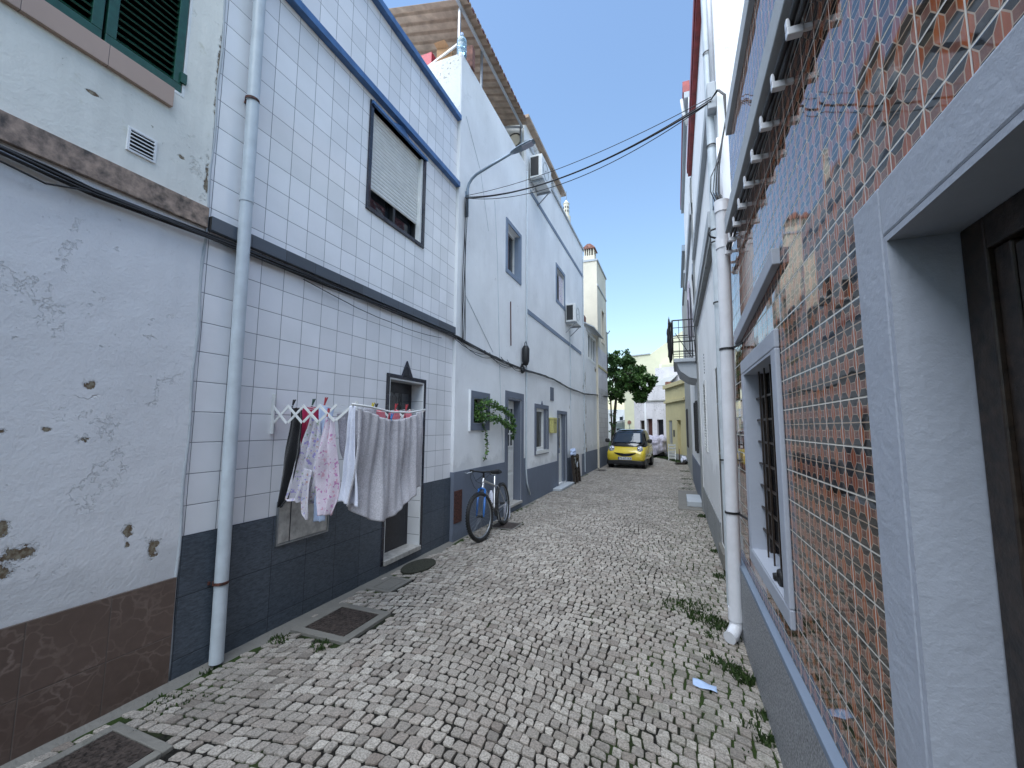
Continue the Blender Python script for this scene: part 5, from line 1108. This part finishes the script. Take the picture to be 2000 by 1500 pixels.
cl = [(-2.75, 4.6, .55), (-2.45, 4.75, .5), (-2.1, 4.4, .55), (-1.7, 4.1, .5), (-1.35, 3.75, .38), (-2.6, 3.9, .6), (-2.2, 3.6, .5), (-1.8, 3.5, .4), (-1.5, 3.15, .3), (-2.9, 3.5, .5), (-2.0, 4.85, .3), (-1.1, 3.95, .25), (-2.75, 5.05, .25), (-2.55, 3.2, .35), (-1.25, 3.35, .22), (-1.6, 2.95, .16), (-1.0, 3.7, .14), (-1.9, 4.75, .22), (-1.45, 4.35, .2)]
for (x, z, r) in cl:
    for k in range(9):
        d = Vector((rnd.gauss(0, 1), rnd.gauss(0, 1), rnd.gauss(0, 1))).normalized()*r*rnd.uniform(.4, 1.35); dd = rnd.uniform(.0, .7)
        leaves(b, (x+d.x, 20.6+d.y*1.5, z+d.z*.85), (r*.36, r*.5, r*.3), 80, .13, rnd, tr=(max(0, dd-.2), dd+.3))
for e in ends: leaves(b, e, (.22, .3, .18), 50, .11, rnd)
for (x, z) in ((-2.42, 5.25), (-2.0, 5.15), (-.95, 4.0), (-1.2, 4.2)):
    for k in range(5): leaves(b, (x+rnd.uniform(-.05, .05), 20.6, z-.2+k*.07), (.05, .05, .05), 5, .09, rnd)
b.build('crown', 'leaf', t, normals=False)
b = MB()
for k in range(40): z = rnd.uniform(.2, 2.9); leaves(b, (-2.84+rnd.uniform(-.14, .2)*(1 if z > 1 else .6), 20.5, z), (.07, .07, .1), 9, .09, rnd, tr=(0, .3))
b.build('climbing_foliage', 'leaf', t, normals=False)
t = T('trailing_vine', 'trailing green vine growing out of the small grey-framed window', 'vine', (-2.9, 6.0, 1.7))
b = MB(); V = [[(-2.98, 5.95, 1.85), (-2.88, 6.15, 2.0), (-2.85, 6.45, 1.98), (-2.84, 6.9, 1.9), (-2.84, 7.3, 1.78), (-2.86, 7.42, 1.6), (-2.86, 7.4, 1.35)],
     [(-2.95, 5.95, 1.75), (-2.84, 6.3, 1.78), (-2.82, 6.7, 1.72), (-2.83, 7.1, 1.62), (-2.84, 7.3, 1.55)], [(-2.95, 6.05, 1.8), (-2.9, 6.15, 1.65), (-2.88, 6.2, 1.5), (-2.87, 6.27, 1.35), (-2.88, 6.24, 1.2), (-2.88, 6.2, 1.1), (-2.88, 6.12, 1.05)]]
for v_ in V: b.tube(v_, .006, 5)
b.build('stem', 'bark', t, smooth=True)
b = MB()
def walk(pts, step):
    for i in range(len(pts)-1):
        a, c = Vector(pts[i]), Vector(pts[i+1]); k = max(1, int((c-a).length/step))
        for j in range(k): yield a.lerp(c, j/k)
for i, v_ in enumerate(V):
    for p in walk(v_, .035):
        r = (.07 if i < 2 else .022)*(1.2 if p.y < 6.6 and i < 2 else .7); leaves(b, p, (r*.6, r, r), 12 if i < 2 else 4, .05, rnd)
for k in range(9): leaves(b, (-2.97+rnd.uniform(0, .08), 6.1+rnd.uniform(-.14, .16), 1.85+rnd.uniform(-.15, .1)), (.05, .07, .07), 16, .06, rnd)
b.build('leaves', 'vine', t, normals=False)
b = MB()
def tuft(x, y, r, n, h):
    for _ in range(n):
        a = rnd.uniform(0, 6.28); d = r*math.sqrt(rnd.random()); px, py = x+d*math.cos(a), y+d*math.sin(a)
        if px > .47: continue
        ln = h*rnd.uniform(.4, 1.2); lx, ly = rnd.uniform(-.6, .6)*ln, rnd.uniform(-.6, .6)*ln; w_ = rnd.uniform(.003, .008); q = rnd.uniform(0, 6.28); wx, wy = w_*math.cos(q), w_*math.sin(q)
        b.quad((px-wx, py-wy, -.008), (px+wx, py+wy, -.008), (px+lx*.5+wx*.8, py+ly*.5+wy*.8, ln*.6), (px+lx, py+ly, ln*.75)); b.t += [(rnd.random(), 0, 0)]*4
for (x, y, r, n, h) in ((.28, 3.95, .11, 130, .045), (.16, 4.05, .12, 150, .05), (-.02, 4.25, .16, 160, .03), (.10, 4.3, .15, 150, .035), (.30, 3.3, .07, 110, .045), (.36, 3.2, .06, 110, .05), (.20, 3.38, .06, 60, .035), (.40, 2.85, .04, 40, .04), (.385, 2.64, .05, 60, .045), (.33, 2.75, .05, 30, .03),
        (.42, 2.3, .03, 30, .03), (.22, 3.75, .07, 40, .03), (-2.82, 2.45, .08, 80, .03), (-2.45, 2.5, .08, 80, .035), (-2.9, 2.0, .06, 30, .02), (-2.78, 1.7, .12, 80, .02), (.38, 5.2, .06, 60, .05), (.42, 6.2, .05, 50, .05), (.40, 8.5, .08, 80, .06), (.2, 12.2, .2, 120, .03), (.3, 14.5, .2, 140, .03),
        (.25, 13.2, .15, 80, .03), (.3, 17, .2, 120, .04), (.1, 20.9, .2, 150, .08), (-.6, 24.2, .4, 400, .09), (-.2, 23.3, .35, 300, .09), (-1.4, 24.0, .4, 250, .07), (0, 22.2, .3, 200, .08)): tuft(x, y, r, n, h)
for k in range(80): tuft(rnd.choice((rnd.uniform(.1, .44), rnd.uniform(-2.8, -2.6), rnd.uniform(-.8, .44))), rnd.uniform(1.2, 9), .025, 5, .018)
o = b.build('weeds', 'grass', None, normals=False); stuff(o, 'low green weeds and moss growing in the joints along both street edges', 'weeds')
